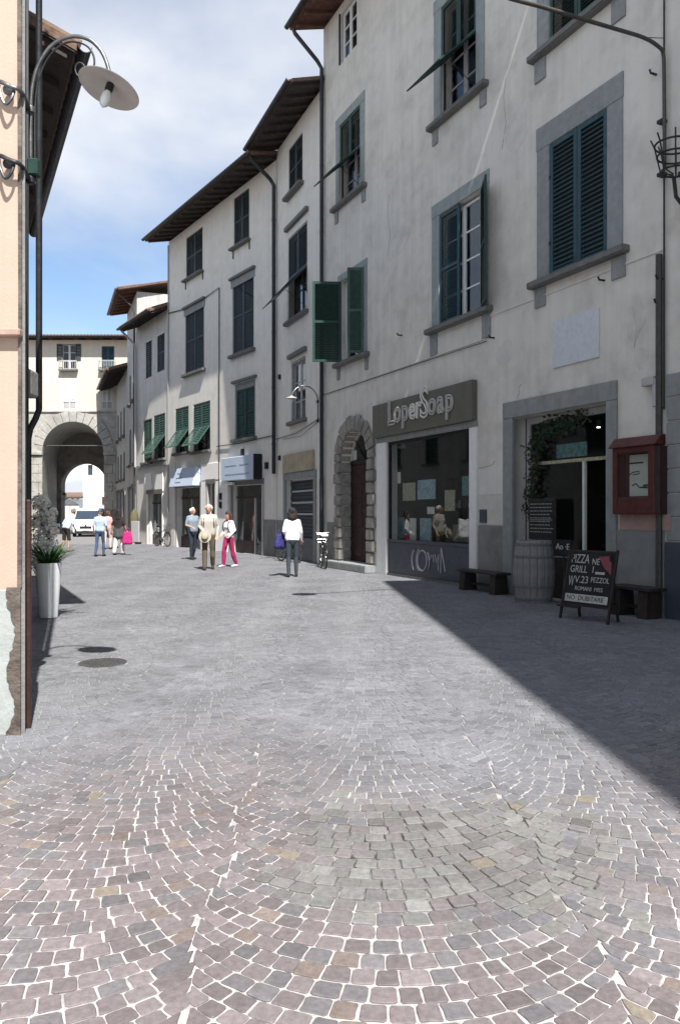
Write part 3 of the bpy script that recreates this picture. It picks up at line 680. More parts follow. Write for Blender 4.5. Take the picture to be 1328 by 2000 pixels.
stroke(curve_pts(812, 1094, 7, 22, 240, 120)); stroke(curve_pts(822, 1094, 8, 23, 245, 115)); stroke(curve_pts(825, 1095, 9, 20, 0, 360, 18)); stroke(curve_pts(834, 1096, 5, 18, -70, 70))
stroke([(836, 1080), (839, 1098), (843, 1084)]); stroke([(846, 1084), (848, 1098)]); stroke([(850, 1082), (853, 1100), (857, 1083), (856, 1115)]); stroke([(862, 1070), (861, 1119)]); stroke([(862, 1070), (870, 1117)])
gr.build('graffiti', 'graffiti', shop)
# things hung and stood inside the shop window (fixed display)
def poster(x0, x1, y0, y1, m, w=-.12): MB().box(FA.u(x0, w), FA.u(x1, w), -w, -w + .008, FA.z((x0 + x1) / 2, y1, w), FA.z((x0 + x1) / 2, y0, w)).build('poster', m, shop)
poster(815, 850, 937, 975, 'paper_blue'); poster(786, 811, 943, 978, 'paper_yellow'); poster(868, 888, 957, 998, 'paper_yellow'); poster(902, 918, 930, 968, 'paper_teal'); poster(834, 848, 990, 1004, 'paper'); poster(776, 782, 922, 944, 'paper')
poster(800, 812, 1012, 1058, 'paper', -.3); poster(820, 842, 1012, 1056, 'paper_blue', -.3); poster(772, 790, 1010, 1050, 'paper_teal', -.35); poster(884, 916, 1025, 1058, 'interior_warm', -.35)
lp = MB().lathe([(.01, .0), (.02, .2), (.14, .0), (.15, -.05), (.0, -.06)], 16, (FA.u(783, -.6), .6, FA.z(783, 872, -.6))).build('pendant_lamp', 'white_paint', shop)
for k in range(3): MB().box(s0 + .25, s1 - .25, 1.6, 1.95, .9 + k * .75, .95 + k * .75).build('display_shelf', 'dark_wood', shop)
for k in range(26): MB().lathe([(.045, 0), (.05, .1), (.03, .14), (.02, .2), (.0, .2)], 8, (s0 + .4 + (k % 13) * (s1 - s0 - .8) / 12, 1.75, .952 + (k // 13) * .75)).build('jar', ['paper', 'paper_teal', 'paper_yellow', 'menu_red'][k % 4], shop)
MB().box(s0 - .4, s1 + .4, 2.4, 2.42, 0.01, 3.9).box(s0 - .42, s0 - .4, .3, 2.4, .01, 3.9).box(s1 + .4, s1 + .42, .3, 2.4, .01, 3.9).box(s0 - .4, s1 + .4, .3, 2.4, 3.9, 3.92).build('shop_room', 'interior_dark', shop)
# intercom panel on a cement patch, grey plinth
MB().box(FA.u(935), FA.u(984), -.018, .005, FA.z(960, 1026), FA.z(960, 967)).build('cement_patch', 'patch_cement', bA, .004)
MB().box(FA.u(936), FA.u(984), -.012, .005, FA.z(960, 966), FA.z(960, 918)).build('cement_patch', 'plaster_cool', bA, .004)
MB().box(FA.u(939), FA.u(952), -.045, -.016, FA.z(945, 1021), FA.z(945, 995)).build('intercom', 'shop_panel', bA, .004)
MB().box(FA.u(935), FA.u(984), -.03, .004, 0, FA.z(960, 1027)).build('plinth', 'plinth_grey', bA, .008)
MB().box(FA.u(1206), LA - .01, -.03, .004, 0, FA.z(1250, 1037)).build('plinth', 'plinth_grey', bA, .008)
MB().box(FA.u(640), AR[0] - .5, -.03, .004, 0, FA.z(645, 1020)).build('plinth', 'plinth_grey', bA, .008)
# ---- tavern doorway
d0, d1, d3 = DO[0], DO[1], DO[3]; f0, f1 = d0 - FA.u(985), FA.u(1206) - d1
tv = MB().box(d0 - f0, d1 + f1, -.055, .28, d3 + .002, d3 + .32).build('tavern_front', 'serena', bA, .01)
for a_, b_ in ((d0 - f0, d0), (d1, d1 + f1)): MB().box(a_, b_, -.05, .28, 0, d3).build('door_jamb', 'serena', tv, .01)
MB().box(d0, d0 + .1, .3, .36, 0, d3 - .12).box(d1 - .06, d1, .3, .36, 0, d3 - .12).box(d0, d1, .3, .36, d3 - .12, d3).build('door_frame', 'frame_grey', tv, .006)
um, zm = FA.u(1141, -.33), (FA.z(1090, 905, -.33) + FA.z(1180, 898, -.33)) / 2
MB().box(um - .025, um + .025, .3, .36, 0, zm).build('mullion', 'paper', tv); MB().box(d0 + .1, d1 - .06, .295, .365, zm, zm + .06).build('transom', 'paper_yellow', tv)
MB().box(d0 + .1, um - .025, .32, .328, .75, zm).build('pane', G1, tv); MB().box(d0 + .1, d1 - .06, .32, .328, zm + .06, d3 - .12).build('pane', G1, tv)
MB().box(d0 + .1, um - .025, .31, .35, 0, .74).build('lower_panel', 'dark_wood', tv)
T = Matrix.Translation((d1 - .06, .34, 0)) @ Matrix.Rotation(R(100), 4, 'Z')
MB().box(0, .05, 0, .04, .02, zm - .02).box(.9, .95, 0, .04, .02, zm - .02).box(.05, .9, 0, .04, .02, .12).box(.05, .9, 0, .04, zm - .12, zm - .02).xf(T).build('door', 'dark_wood', tv)
MB().box(FA.u(1086, -.4), FA.u(1145, -.4), .40, .42, FA.z(1110, 893, -.4), FA.z(1110, 866, -.4)).build('hanging_sign', 'paper_teal', tv)
MB().lathe([(.03, 0), (.06, .05), (.05, .12), (0, .12)], 12, (FA.u(1170, -.5), .5, FA.z(1170, 834, -.5))).build('spot_lamp', 'black_metal', tv)
MB().lathe([(.0, -.012), (.028, -.01), (.03, 0), (0, 0)], 10, (FA.u(1169, -.5), .49, FA.z(1170, 834, -.5))).build('spot_bulb', 'lit_bulb', tv)
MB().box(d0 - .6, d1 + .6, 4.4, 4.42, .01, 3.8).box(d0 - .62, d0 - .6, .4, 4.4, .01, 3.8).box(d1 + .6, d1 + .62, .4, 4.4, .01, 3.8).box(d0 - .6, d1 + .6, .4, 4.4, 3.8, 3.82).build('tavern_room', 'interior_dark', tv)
for k in range(3): MB().box(d0 + .3, um, 1.9, 2.2, .9 + k * .5, .94 + k * .5).build('shelf', 'dark_wood', tv)
for k in range(18): MB().lathe([(.04, 0), (.042, .18), (.016, .24), (.014, .31), (0, .31)], 8, (d0 + .42 + (k % 6) * .22, 2.05, .942 + (k // 6) * .5)).build('bottle', ['leaf_dark', 'paper', 'paper_yellow', 'black_metal'][k % 4], tv)
# chalk menu on the jamb
MB().box(FA.u(1022, .0) + .02, FA.u(1075, .0), .10, .14, FA.z(1048, 1054), FA.z(1048, 974)).build('menu_board', 'dark_wood', tv, .006)
mu0, mu1, mz0, mz1 = FA.u(1022) + .06, FA.u(1075) - .04, FA.z(1048, 1050), FA.z(1048, 978)
MB().box(mu0, mu1, .09, .098, mz0, mz1).build('menu_slate', 'chalk_board', tv)
cl = MB()
for k in range(9):
    zc = mz1 - .06 - k * (mz1 - mz0 - .1) / 9; x = mu0 + .03
    while x < mu1 - .08:
        l = rng.uniform(.03, .09); cl.box(x, x + l, .086, .089, zc - .008, zc + .008); x += l + .025
    if k == 4: cl.box(mu0 + .02, mu1 - .02, .085, .089, zc - .04, zc - .03)
cl.build('chalk_writing', 'cable_grey', tv)
# ---- red menu case
mc = empty('menu_case', FA.P(0), FA.rz, 'dark red wooden menu case hanging beside the tavern door', 'menu case')
m0, m1 = FA.u(1208, .05), FA.u(1290, .05); zb, zt = FA.z(1250, 1004, .1), FA.z(1250, 872, .1)
MB().box(m0, m0 + .11, -.2, .0, zb, zt).box(m1 - .11, m1, -.2, .0, zb, zt).box(m0 + .11, m1 - .11, -.2, .0, zb, zb + .26).box(m0 + .11, m1 - .11, -.2, .0, zt - .1, zt).box(m0 + .11, m1 - .11, -.03, .0, zb + .26, zt - .1).build('cabinet', 'menu_red', mc, .012)
MB().prism([(-.25, zt), (.0, zt), (.0, zt + .16), (-.10, zt + .16)], m0 - .05, m1 + .05, 'x').build('cornice', 'menu_red', mc, .01)
MB().box(m1 + .003, m1 + .10, -.19, .0, zb - .0, zt - .02).build('side_shutter', 'door_wood', mc, .006)
MB().box(m0 + .22, m1 - .13, -.045, -.032, zb + .28, zt - .12).build('menu_sheet', 'paper', mc)
MB().box(m0 + .2, m0 + .42, -.06, -.046, zb + .13, zb + .25).build('card', 'paper_blue', mc)
MB().box(m0 + .22, m0 + .5, -.052, -.046, zt - .26, zt - .235).box(m0 + .5, m1 - .13, -.052, -.046, zt - .62, zt - .59).tube([(m0 + .22, -.05, zb + .62), (m0 + .3, -.05, zb + .66), (m0 + .42, -.05, zb + .67), (m0 + .42, -.05, zb + .63), (m0 + .3, -.05, zb + .62)], .008, 5).tube([(m0 + .28, -.05, zb + .45), (m0 + .36, -.05, zb + .48), (m0 + .42, -.05, zb + .42), (m1 - .13, -.05, zb + .40)], .01, 5).build('menu_writing', 'dark_wood', mc)
MB().box(m0 + .11, m1 - .11, -.175, -.170, zb + .26, zt - .1).build('pane', G1, mc)
MB().box(m0 - .0, m1 + .16, -.04, .0, FA.z(1250, 1035), zb - .004).build('back_board', 'menu_ledge', mc, .004)
# wall fittings on A
MB().tube([(FA.u(1287, .05), -.06, .1), (FA.u(1287, .05), -.06, FA.z(1287, 500))], .05, 10).build('riser_pipe', 'pipe_brown', bA)
MB().tube([(FA.u(1296, .05), -.05, FA.z(1296, 800)), (FA.u(1296, .05), -.05, HA - .3)], .014, 6).build('cable', 'cable', bA)
MB().box(FA.u(1262), FA.u(1285), -.12, .0, FA.z(1270, 755), FA.z(1270, 738)).box(FA.u(1281), FA.u(1292), -.10, .0, FA.z(1285, 795), FA.z(1285, 740)).build('junction_box', 'frame_grey', bA, .01)
MB().tube([(FA.u(1292), -.04, FA.z(1290, 795)), (FA.u(1300), -.04, FA.z(1300, 798))], .012, 6).build('cable', 'cable', bA)
def hook(px, py): MB().tube([(FA.u(px), .0, FA.z(px, py)), (FA.u(px), -.12, FA.z(px, py)), (FA.u(px), -.14, FA.z(px, py) + .05)], .018, 6).build('wall_hook', 'iron_dark', bA)
hook(1180, 548); hook(1281, 146); hook(1293, 545); hook(965, 660); hook(785, 655); hook(1290, 592)
# downpipe at the corner with the next house
dp = MB(); zz0 = HA - .25
dp.tube([(.05, -1.0, zz0 - .02), (.05, -.95, zz0 - .15), (.08, -.25, zz0 - .8), (.08, -.1, zz0 - 1.0), (.08, -.1, 2.6)], .06, 10)
dp.tube([(.08, -.1, 2.6), (.08, -.1, .05)], .068, 10)
for k in range(7): dp.lathe([(.066, 0), (.066, .05)], 10, (.08, -.1, 2.0 + k * 2))
dp.build('downpipe', 'pipe_dark', bA, smooth=True)
# ================================================================ house right of A, same line
FG_len = 5.2
bG = empty('house', FA.P(LA + .005), FA.rz, 'grey stone based house beyond the drainpipe at the right picture edge', 'house')
wall(bG, FG_len, 15.6, [], 'plaster_grey', 9)
roof(bG, FG_len, 15.6, 9, 1.0, .3, so=.0, wood='roof_wood')
MB().box(.02, FG_len, -.05, .0, 0, 1.15).build('plinth', 'shop_panel', bG, .01)
for k in range(7): MB().box(.03, FG_len, -.03, .0, 1.17 + k * .36, 1.17 + k * .36 + .34).build('ashlar_course', 'serena', bG, .01)
# wrought iron basket
bk = empty('iron_basket', FA.P(FA.u(1352), .0, FA.z(1345, 330)), FA.rz, 'black wrought iron torch basket fixed high at the right picture edge', 'iron basket')
q = MB()
for zz_, r_ in ((.32, .34), (.12, .30), (-.16, .24)): q.torus((0, -.38, zz_), r_, .018, 'z', 24, 6)
for k in range(8):
    t = 2 * math.pi * k / 8; q.tube([(.4 * math.cos(t), -.38 + .4 * math.sin(t), .46), (.34 * math.cos(t), -.38 + .34 * math.sin(t), .32), (.3 * math.cos(t), -.38 + .3 * math.sin(t), .12), (.24 * math.cos(t), -.38 + .24 * math.sin(t), -.16), (.05 * math.cos(t), -.38 + .05 * math.sin(t), -.22)], .014, 6)
q.xf(Matrix.Diagonal((.78, .9, .78, 1)))
q.build('basket', 'iron_dark', bk)
MB().tube([(0, -.38, -.22), (.02, -.36, -.5), (.12, -.25, -.72), (.16, -.08, -.82), (.16, 0, -.82)], .028, 8).tube([(.08, -.30, -.62), (.2, -.22, -.6), (.22, -.18, -.7)], .014, 6).build('bracket', 'iron_dark', bk)
# street lamp arm over the street
la = empty('lamp_arm', FA.P(FA.u(1297), .0, FA.z(1297, 320)), FA.rz, 'long dark steel lamp arm curving out from the wall at top right', 'lamp arm')
pw = [(1297, 330, .08), (1296, 150, .08), (1294, 105, .10), (1284, 90, .3), (1255, 73, .7), (1200, 56, 1.3), (1130, 35, 2.0), (1060, 14, 2.6), (1000, -2, 3.1), (930, -24, 3.7), (850, -55, 4.3)]
pts = []
o_ = FA.P(FA.u(1297), .0, FA.z(1297, 320))
for px, py, w_ in pw:
    u_ = FA.u(px, w_) - FA.u(1297); pts.append((u_, -w_, FA.z(px, py, w_) - FA.z(1297, 320)))
MB().tube(spline(pts), .028, 10).build('arm', 'pipe_brown', la, smooth=True)
MB().tube([(.0, -.02, 1.9), pts[4]], .006, 5).build('stay_wire', 'cable', la)
e = Vector(pts[-1]); MB().lathe([(.03, .1), (.06, .06), (.22, -.02), (.25, -.06), (.2, -.065)], 20, (e.x, e.y, e.z)).build('lamp_shade', 'lamp_enamel', la, smooth=True)
for z_ in (-.2, .6): MB().box(-.05, .05, -.11, .0, z_, z_ + .05).build('clamp', 'iron_dark', la)
# ================================================================ BUILDING B
FB = Fac.far(FA.P(0), 22.6, 541); LB = FB.u(631.5); HB = 14.5
bB = empty('house', FB.P(0), FB.rz, 'narrow pale house with tan sign board and closed roller shop front', 'house')
B1 = wr(FB, 564, 591, 290, 260, 388, 352); B2 = wr(FB, 563, 600, 468, 428, 632, 602); B3 = wr(FB, 569, 597, 712, 690, 828, 812); BS = [FB.u(560), FB.u(614), 0, FB.z(590, 934)]
wall(bB, LB, HB, [B1, B2, B3, BS], 'plaster_pale', 7.5)
roof(bB, LB, HB, 7.5, 1.05, .3, so=.12)
w = plainwin(bB, *B1); shutters(w, *B1, 'slate_paint', .02, pitch=.08); sill(w, *B1[:3], brackets=False, out_=.2)
w = plainwin(bB, *B2, m='serena', w=.06); flap_shutters(w, *B2, 'slate_paint', .02, frac=.5, ang=42, pitch=.08); casement(w, B2[0] + .05, B2[1] - .05, B2[2], B2[3] - .06, .2, 'dark_wood', 3); sill(w, *B2[:3], brackets=False); lintel(w, B2[0], B2[1], B2[3] + .25)
w = plainwin(bB, *B3, m='serena', w=.08); casement(w, B3[0] + .08, B3[1] - .08, B3[2], B3[3] - .08, .1, 'frame_grey', 3); sill(w, *B3[:3], brackets=False); lintel(w, B3[0], B3[1], B3[3] + .12)
sf = MB().box(BS[0] - .25, BS[1] + .2, -.06, .1, BS[3] + .002, BS[3] + .22).build('shop_front', 'serena', bB, .01)
for a_, b_ in ((BS[0] - .25, BS[0]), (BS[1], BS[1] + .2)): MB().box(a_, b_, -.05, .1, 0, BS[3]).build('shop_post', 'serena', sf, .01)
q = MB(); n = int(BS[3] / .11)
for k in range(n): q.box(BS[0], BS[1], .14 + .02 * (k % 2), .2, k * BS[3] / n + .004, (k + 1) * BS[3] / n)
q.build('roller_shutter', 'slate_paint', sf, .01)
for k in range(4): MB().box(BS[0] + .25, BS[1] - .1, .11, .14, 1.5 + k * .38, 1.56 + k * .38).build('roller_rail', 'frame_grey', sf)
MB().box(BS[0] + .02, BS[1] - .02, .05, .13, 0, .75).build('lower_panel', 'shop_panel', sf, .01)
MB().box(FB.u(557), FB.u(615), -.1, .0, FB.z(586, 921), FB.z(586, 884)).build('sign_board', 'sign_tan', bB, .012)
MB().box(.0, BS[0] - .26, -.03, .0, 0, FB.z(550, 1016)).build('plinth', 'plinth_grey', bB, .008)
MB().tube([(FB.u(541), -.03, FB.z(541, 858)), (FB.u(580), -.035, FB.z(580, 846)), (FB.u(625), -.03, FB.z(625, 818))], .012, 6).build('cable', 'cable', bB)
MB().tube([(FB.u(625, 0), -.03, FB.z(625, 822)), (FB.u(590), -.04, FB.z(590, 852)), (FB.u(556), -.03, FB.z(556, 858))], .008, 6).build('cable', 'cable', bB)
# lamp on the house wall
wl = empty('wall_lamp', FB.P(FB.u(622), .0, FB.z(622, 790)), FB.rz, 'thin arched lamp bracket on the narrow house near the corner pipe', 'lamp')
zr = FB.z(622, 790); pts = []
for k in range(13):
    t = R(0 + 165 * k / 12); pts.append((-.0, -.45 + .43 * math.cos(t), .1 + .45 * math.sin(t)))
MB().tube([(0, -.02, -.5), (0, -.02, .1)] + pts, .02, 8).build('arm', 'galvan', wl)
MB().lathe([(.02, .05), (.04, .03), (.15, -.01), (.17, -.03), (.14, -.03)], 18, (0, -.87, .17)).build('lamp_shade', 'lamp_enamel', wl, smooth=True)
MB().lathe([(.02, .0), (.045, -.05), (.03, -.12), (0, -.14)], 10, (0, -.87, .14)).build('bulb', 'bulb', wl, smooth=True)
MB().box(-.05, .05, -.05, .0, -.55, -.45).box(-.05, .05, -.05, .0, .05, .13).build('wall_plate', 'iron_dark', wl)
# downpipe between B and C
dp = MB(); z_ = HB - .3
dp.tube([(.15, -1.05, z_), (.12, -.95, z_ - .25), (.0, -.25, z_ - .75), (.0, -.12, z_ - .95), (.0, -.12, FB.z(545, 925))], .07, 10)
for k in range(5): dp.lathe([(.078, 0), (.078, .05)], 10, (.0, -.12, 4 + k * 2))
dp.build('downpipe', 'pipe_dark', bB, smooth=True)
for px, py in ((533, 890), (527, 732)): MB().box(FB.u(548) - .05, FB.u(548) + .05, -.08, 0, FB.z(548, py + 9), FB.z(548, py)).build('wall_fitting', 'iron_dark', bB)
# ================================================================ BUILDING C
FC = Fac.far(FB.P(0), 34.3, 330); LC = FC.u(540); HC = 14.2
bC = empty('house', FC.P(0), FC.rz, 'four storey pale house with blue box signs and green propped shutters', 'house')
C1 = wr(FC, 364, 396, 462, 446, 546, 530); C2 = wr(FC, 457, 487, 388, 366, 488, 464); C3 = wr(FC, 362, 399, 606, 586, 732, 719); C4 = wr(FC, 454, 496, 548, 528, 694, 680); C5 = wr(FC, 459, 499, 752, 738, 858, 852)
C6 = wr(FC, 343, 369, 799, 792, 885, 882); C7 = wr(FC, 378, 411, 790, 782, 882, 878)
CS1 = [FC.u(346), FC.u(393), 0, FC.z(370, 952)]; CS2 = [FC.u(452), FC.u(513), 0, FC.z(482, 947)]; CS3 = [FC.u(407), FC.u(421), 0, FC.z(414, 945)]
print('C', LC, [[round(v, 2) for v in q] for q in (C1, C2, C3, C4, C5, C6, C7, CS1, CS2, CS3)])
wall(bC, LC, HC, [C1, C2, C3, C4, C5, C6, C7, CS1, CS2, CS3], 'plaster_pale', 8)
roof(bC, LC, HC, 8, 1.1, .28, so=.12)
for q_ in (C1, C2):
    w = plainwin(bC, *q_); shutters(w, *q_, 'slate_paint', .03, pitch=.09); sill(w, *q_[:3], out_=.2, th=.1, bm_='iron_dark', bw=.05, bh=.3)
for q_ in (C3, C4):
    w = plainwin(bC, *q_, m='serena', w=.07); shutters(w, *q_, 'slate_paint', .03, pitch=.09); sill(w, *q_[:3], brackets=False); lintel(w, q_[0], q_[1], q_[3] + .02, th=.1)
    MB().box(q_[0] - .1, q_[1] + .1, -.02, .02, q_[3] - .28, q_[3] + .015).build('lintel_band', 'serena', w)
w = plainwin(bC, *C5, m='serena', w=.1); shutters(w, C5[0] + .1, C5[1] - .1, C5[2], C5[3] - .25, 'green_paint', .03, pitch=.09); MB().box(C5[0] + .1, C5[1] - .1, .03, .2, C5[3] - .25, C5[3] - .1).build('lintel_band', 'serena', w); sill(w, *C5[:3], brackets=False); lintel(w, C5[0], C5[1], C5[3] + .02, th=.1)
for q_ in (C6, C7):
    w = plainwin(bC, *q_, m='serena', w=.05); flap_shutters(w, q_[0] + .03, q_[1] - .03, q_[2], q_[3] - .1, 'green_pale', .0, frac=.52, ang=36, pitch=.09); casement(w, q_[0] + .05, q_[1] - .05, q_[2], q_[3] - .1, .2, 'dark_wood', 2); sill(w, *q_[:3], brackets=False)
# cable up and over, gas pipe
MB().tube([(FC.u(430), -.04, FC.z(430, 990)), (FC.u(430), -.04, FC.z(430, 562)), (FC.u(398), -.04, FC.z(398, 585)), (FC.u(362), -.04, FC.z(362, 604)), (FC.u(331), -.04, FC.z(331, 612))], .022, 6).build('cable', 'cable', bC)
MB().tube([(FC.u(425), -.04, FC.z(425, 872)), (FC.u(470), -.045, FC.z(470, 866)), (FC.u(538), -.04, FC.z(538, 850))], .018, 6).build('cable', 'cable', bC)
MB().tube([(FC.u(331), -.05, FC.z(331, 480)), (FC.u(331), -.05, FC.z(331, 1000))], .03, 6).build('cable', 'cable_grey', bC)
# shop fronts
def shopfront(bld, F, S_, post='frame_grey', inner='door_wood', gl=True, door_at=.45, blind=False):
    top = S_[3]; q = MB().box(S_[0] - .12, S_[1] + .12, -.07, .1, top + .002, top + .2).build('shop_front', 'serena_dark', bld, .008)
    for a_, b_ in ((S_[0] - .12, S_[0]), (S_[1], S_[1] + .12)): MB().box(a_, b_, -.05, .1, 0, top).build('shop_post', post, q, .006)
    if gl:
        xm = S_[0] + (S_[1] - S_[0]) * door_at
        MB().box(S_[0], S_[1], .22, .28, top - .5, top - .42).build('transom', inner, q); MB().box(xm - .04, xm + .04, .2, .28, 0, top - .5).build('mullion', 'frame_grey', q)
        MB().box(S_[0], xm - .04, .24, .25, .5, top - .5).build('pane', G1, q); MB().box(S_[0], xm - .04, .22, .27, 0, .5).build('lower_panel', inner, q)
        MB().box(xm + .04, S_[1], .24, .25, .02, top - .5).build('pane', G1, q); MB().box(S_[0], S_[1], .24, .25, top - .42, top).build('pane', G1, q)
    else: MB().box(S_[0], S_[1], .2, .26, 0, top).build('door', inner, q, .006)
    MB().box(S_[0] - .3, S_[1] + .3, 2.2, 2.22, .01, top + .2).box(S_[0] - .32, S_[0] - .3, .3, 2.2, .01, top + .2).box(S_[1] + .3, S_[1] + .32, .3, 2.2, .01, top + .2).box(S_[0] - .3, S_[1] + .3, .3, 2.2, top + .2, top + .22).build('shop_room', 'interior_warm', q)
    return q
s1_ = shopfront(bC, FC, CS1); s2_ = shopfront(bC, FC, CS2, inner='door_wood', door_at=.62); s3_ = shopfront(bC, FC, CS3, gl=False, inner='dark_wood')
# box signs
zb, zt = FC.z(370, 950), FC.z(370, 914)
MB().prism([(.0, zb), (-.42, zb), (-.22, zt), (.0, zt)], FC.u(347), FC.u(393), 'x').build('sign_box', 'sign_blue', s1_, .01)
for k, l in ((.70, .5), (.45, .7), (.22, .6)):
    u_ = FC.u(358); MB().box(u_, u_ + l, -.43 + .2 * k, -.40 + .2 * k, zb + (zt - zb) * k - .03, zb + (zt - zb) * k + .02).build('sign_lettering', 'sign_blue_ink', s1_)
zb, zt = FC.z(478, 938), FC.z(478, 892); u0_, u1_ = FC.u(447), FC.u(510)
MB().box(u0_, u1_, -.32, .0, zb, zt).build('sign_box', 'sign_blue', s2_, .02)
MB().box(u1_ + .003, u1_ + .1, -.33, .0, zb - .02, zt + .02).build('sign_end', 'black_metal', s2_, .01)
for k, a_, b_ in ((.62, .12, .48), (.62, .58, .85), (.25, .12, .88)): MB().box(u0_ + (u1_ - u0_) * a_, u0_ + (u1_ - u0_) * b_, -.324, -.31, zb + (zt - zb) * k - .02, zb + (zt - zb) * k + .025).build('sign_lettering', 'sign_blue_ink', s2_)
MB().box(u0_ + .05, u0_ + .75, -.25, -.1, zb - .16, zb - .05).build('strip_light', 'white_paint', s2_, .01)
# pale pilasters and plinth of the ground floor
for px0, px1 in ((395, 405), (422, 446)): MB().box(FC.u(px0), FC.u(px1), -.04, .0, 0, FC.z(px0, 940)).build('pilaster', 'plaster_white', bC, .01)
MB().box(FC.u(336), FC.u(344), -.06, .0, 0, FC.z(340, 905)).build('pilaster', 'plaster_cool', bC, .02)
MB().box(FC.u(395), FC.u(430), -.05, .0, FC.z(410, 938), FC.z(410, 905)).build('blank_sign', 'plaster_white', bC, .01)
MB().box(FC.u(516), LC - .05, -.03, .0, 0, FC.z(525, 1015)).build('plinth', 'plinth_grey', bC, .01)
for px, py in ((434, 968), (434, 985), (476, 882), (523, 908)): MB().box(FC.u(px) - .07, FC.u(px) + .07, -.1, 0, FC.z(px, py + 8), FC.z(px, py - 5)).build('wall_fitting', 'iron_dark', bC, .01)
# ================================================================ BUILDING D
FD = Fac.far(FC.P(0), 33.0, 268); LD = FD.u(329.6); HD = 11.1
bD = empty('house', FD.P(0), FD.rz, 'low pale house with two upper windows tucked left of the four storey house', 'house')
D1 = wr(FD, 283, 297, 668, 660, 741, 735); D2 = wr(FD, 305, 322, 655, 646, 729, 722); D3 = wr(FD, 281, 297, 822, 816, 905, 900); D4 = wr(FD, 301, 323, 812, 806, 898, 893); DS = [FD.u(290), FD.u(318), 0, FD.z(304, 964)]
wall(bD, LD, HD, [D1, D2, D3, D4, DS], 'plaster_cool', 6)
roof(bD, LD, HD, 6, .9, .45, so=.02)
for q_ in (D1, D2):
    w = plainwin(bD, *q_, m='plaster_white', w=.06); shutters(w, q_[0] + .06, q_[1] - .06, *q_[2:], 'slate_paint', .06, leaves=1, pitch=.1)
for q_, f_ in ((D3, 0), (D4, 1)):
    w = plainwin(bD, *q_, m='serena', w=.05)
    if f_: flap_shutters(w, q_[0] + .03, q_[1] - .03, q_[2], q_[3] - .1, 'green_pale', .0, frac=.55, ang=36, pitch=.1); casement(w, q_[0] + .05, q_[1] - .05, q_[2], q_[3] - .1, .2, 'dark_wood', 2)
    else: shutters(w, q_[0] + .05, q_[1] - .05, q_[2] + .2, q_[3] - .15, 'green_pale', .02, pitch=.1)
    sill(w, *q_[:3], brackets=False)
MB().box(FD.u(270), FD.u(329), -.1, .0, FD.z(300, 912), FD.z(300, 906)).build('string_course', 'serena', bD, .01)
s_ = shopfront(bD, FD, DS, post='plaster_white')
for px0, px1 in ((284, 297), (304, 320)): MB().box(FD.u(px0), FD.u(px1), -.05, .0, FD.z(px0, 960), FD.z(px0, 925)).build('blank_sign', 'plaster_white', bD, .01)
MB().tube([(.1, -.95, HD - .1), (.1, -.8, HD - .3), (.12, -.15, HD - .9), (.12, -.12, HD - 1.2), (.12, -.12, 3.9)], .06, 8).build('downpipe', 'frame_grey', bD, smooth=True)
# ================================================================ BUILDINGS E (tall and low) towards the gate
FE = Fac(FD.P(0).x - .384 * 4.6, FD.P(0).y + 4.6, 21); LE = (FD.P(0) - FE.P(0)).length; HE = 13.0
bE = empty('house', FE.P(0), FE.rz, 'tall white gabled house rising behind the low pale house', 'house')
E1 = [1.2, 2.0, 7.6, 9.2]; E2 = [3.0, 3.8, 7.6, 9.2]; E3 = [1.2, 2.0, 4.2, 6.2]; E4 = [3.0, 3.8, 4.2, 6.2]; ES = [2.8, 4.2, 0, 2.9]; ES2 = [.7, 1.9, 0, 2.8]
wall(bE, LE, HE, [E1, E2, E3, E4, ES, ES2], 'plaster_far', 7)
roof(bE, LE, HE, 7, .95, .25, so=.35, wood='roof_wood_red')
for q_ in (E1, E2, E3, E4): w = plainwin(bE, *q_, m='serena'); shutters(w, *q_, 'slate_paint', .03, pitch=.1); sill(w, *q_[:3], brackets=False)
shopfront(bE, FE, ES); shopfront(bE, FE, ES2, gl=False, inner='dark_wood')
gw = MB().box(LE + .003, LE + .05, 1.9, 3.0, HE - 1.5, HE - .25).build('gable_vent', 'render_grey', bE)
MB().tube([(LE - .15, -.95, HE - .1), (LE - .15, -.2, HE - .8), (LE - .15, -.12, HE - 1.1), (LE - .15, -.12, .2)], .05, 8).build('downpipe', 'pipe_brown', bE, smooth=True)
FE2 = Fac(FE.P(0).x - .384 * 6.9, FE.P(0).y + 6.9, 21); LE2 = (FE.P(0) - FE2.P(0)).length - .01; HE2 = 9.9
bE2 = empty('house', FE2.P(0), FE2.rz, 'low grey house with dark eaves meeting the stone gate', 'house')
hs2 = [[1.0 + 2 * k, 1.9 + 2 * k, 6.2, 7.9] for k in range(3)] + [[1.0 + 2 * k, 1.9 + 2 * k, 3.6, 5.2] for k in range(3)]; es = [[.8, 2.0, 0, 2.8], [2.8, 4.1, 0, 2.8], [5.0, 6.2, 0, 2.8]]
wall(bE2, LE2, HE2, hs2 + es, 'plaster_far', 6)
roof(bE2, LE2, HE2, 6, 1.1, .35, so=.1)
for q_ in hs2: w = plainwin(bE2, *q_, m='serena'); shutters(w, *q_, 'slate_paint', .03, pitch=.1); sill(w, *q_[:3], brackets=False)
for q_ in es: shopfront(bE2, FE2, q_, gl=False, inner='dark_wood')
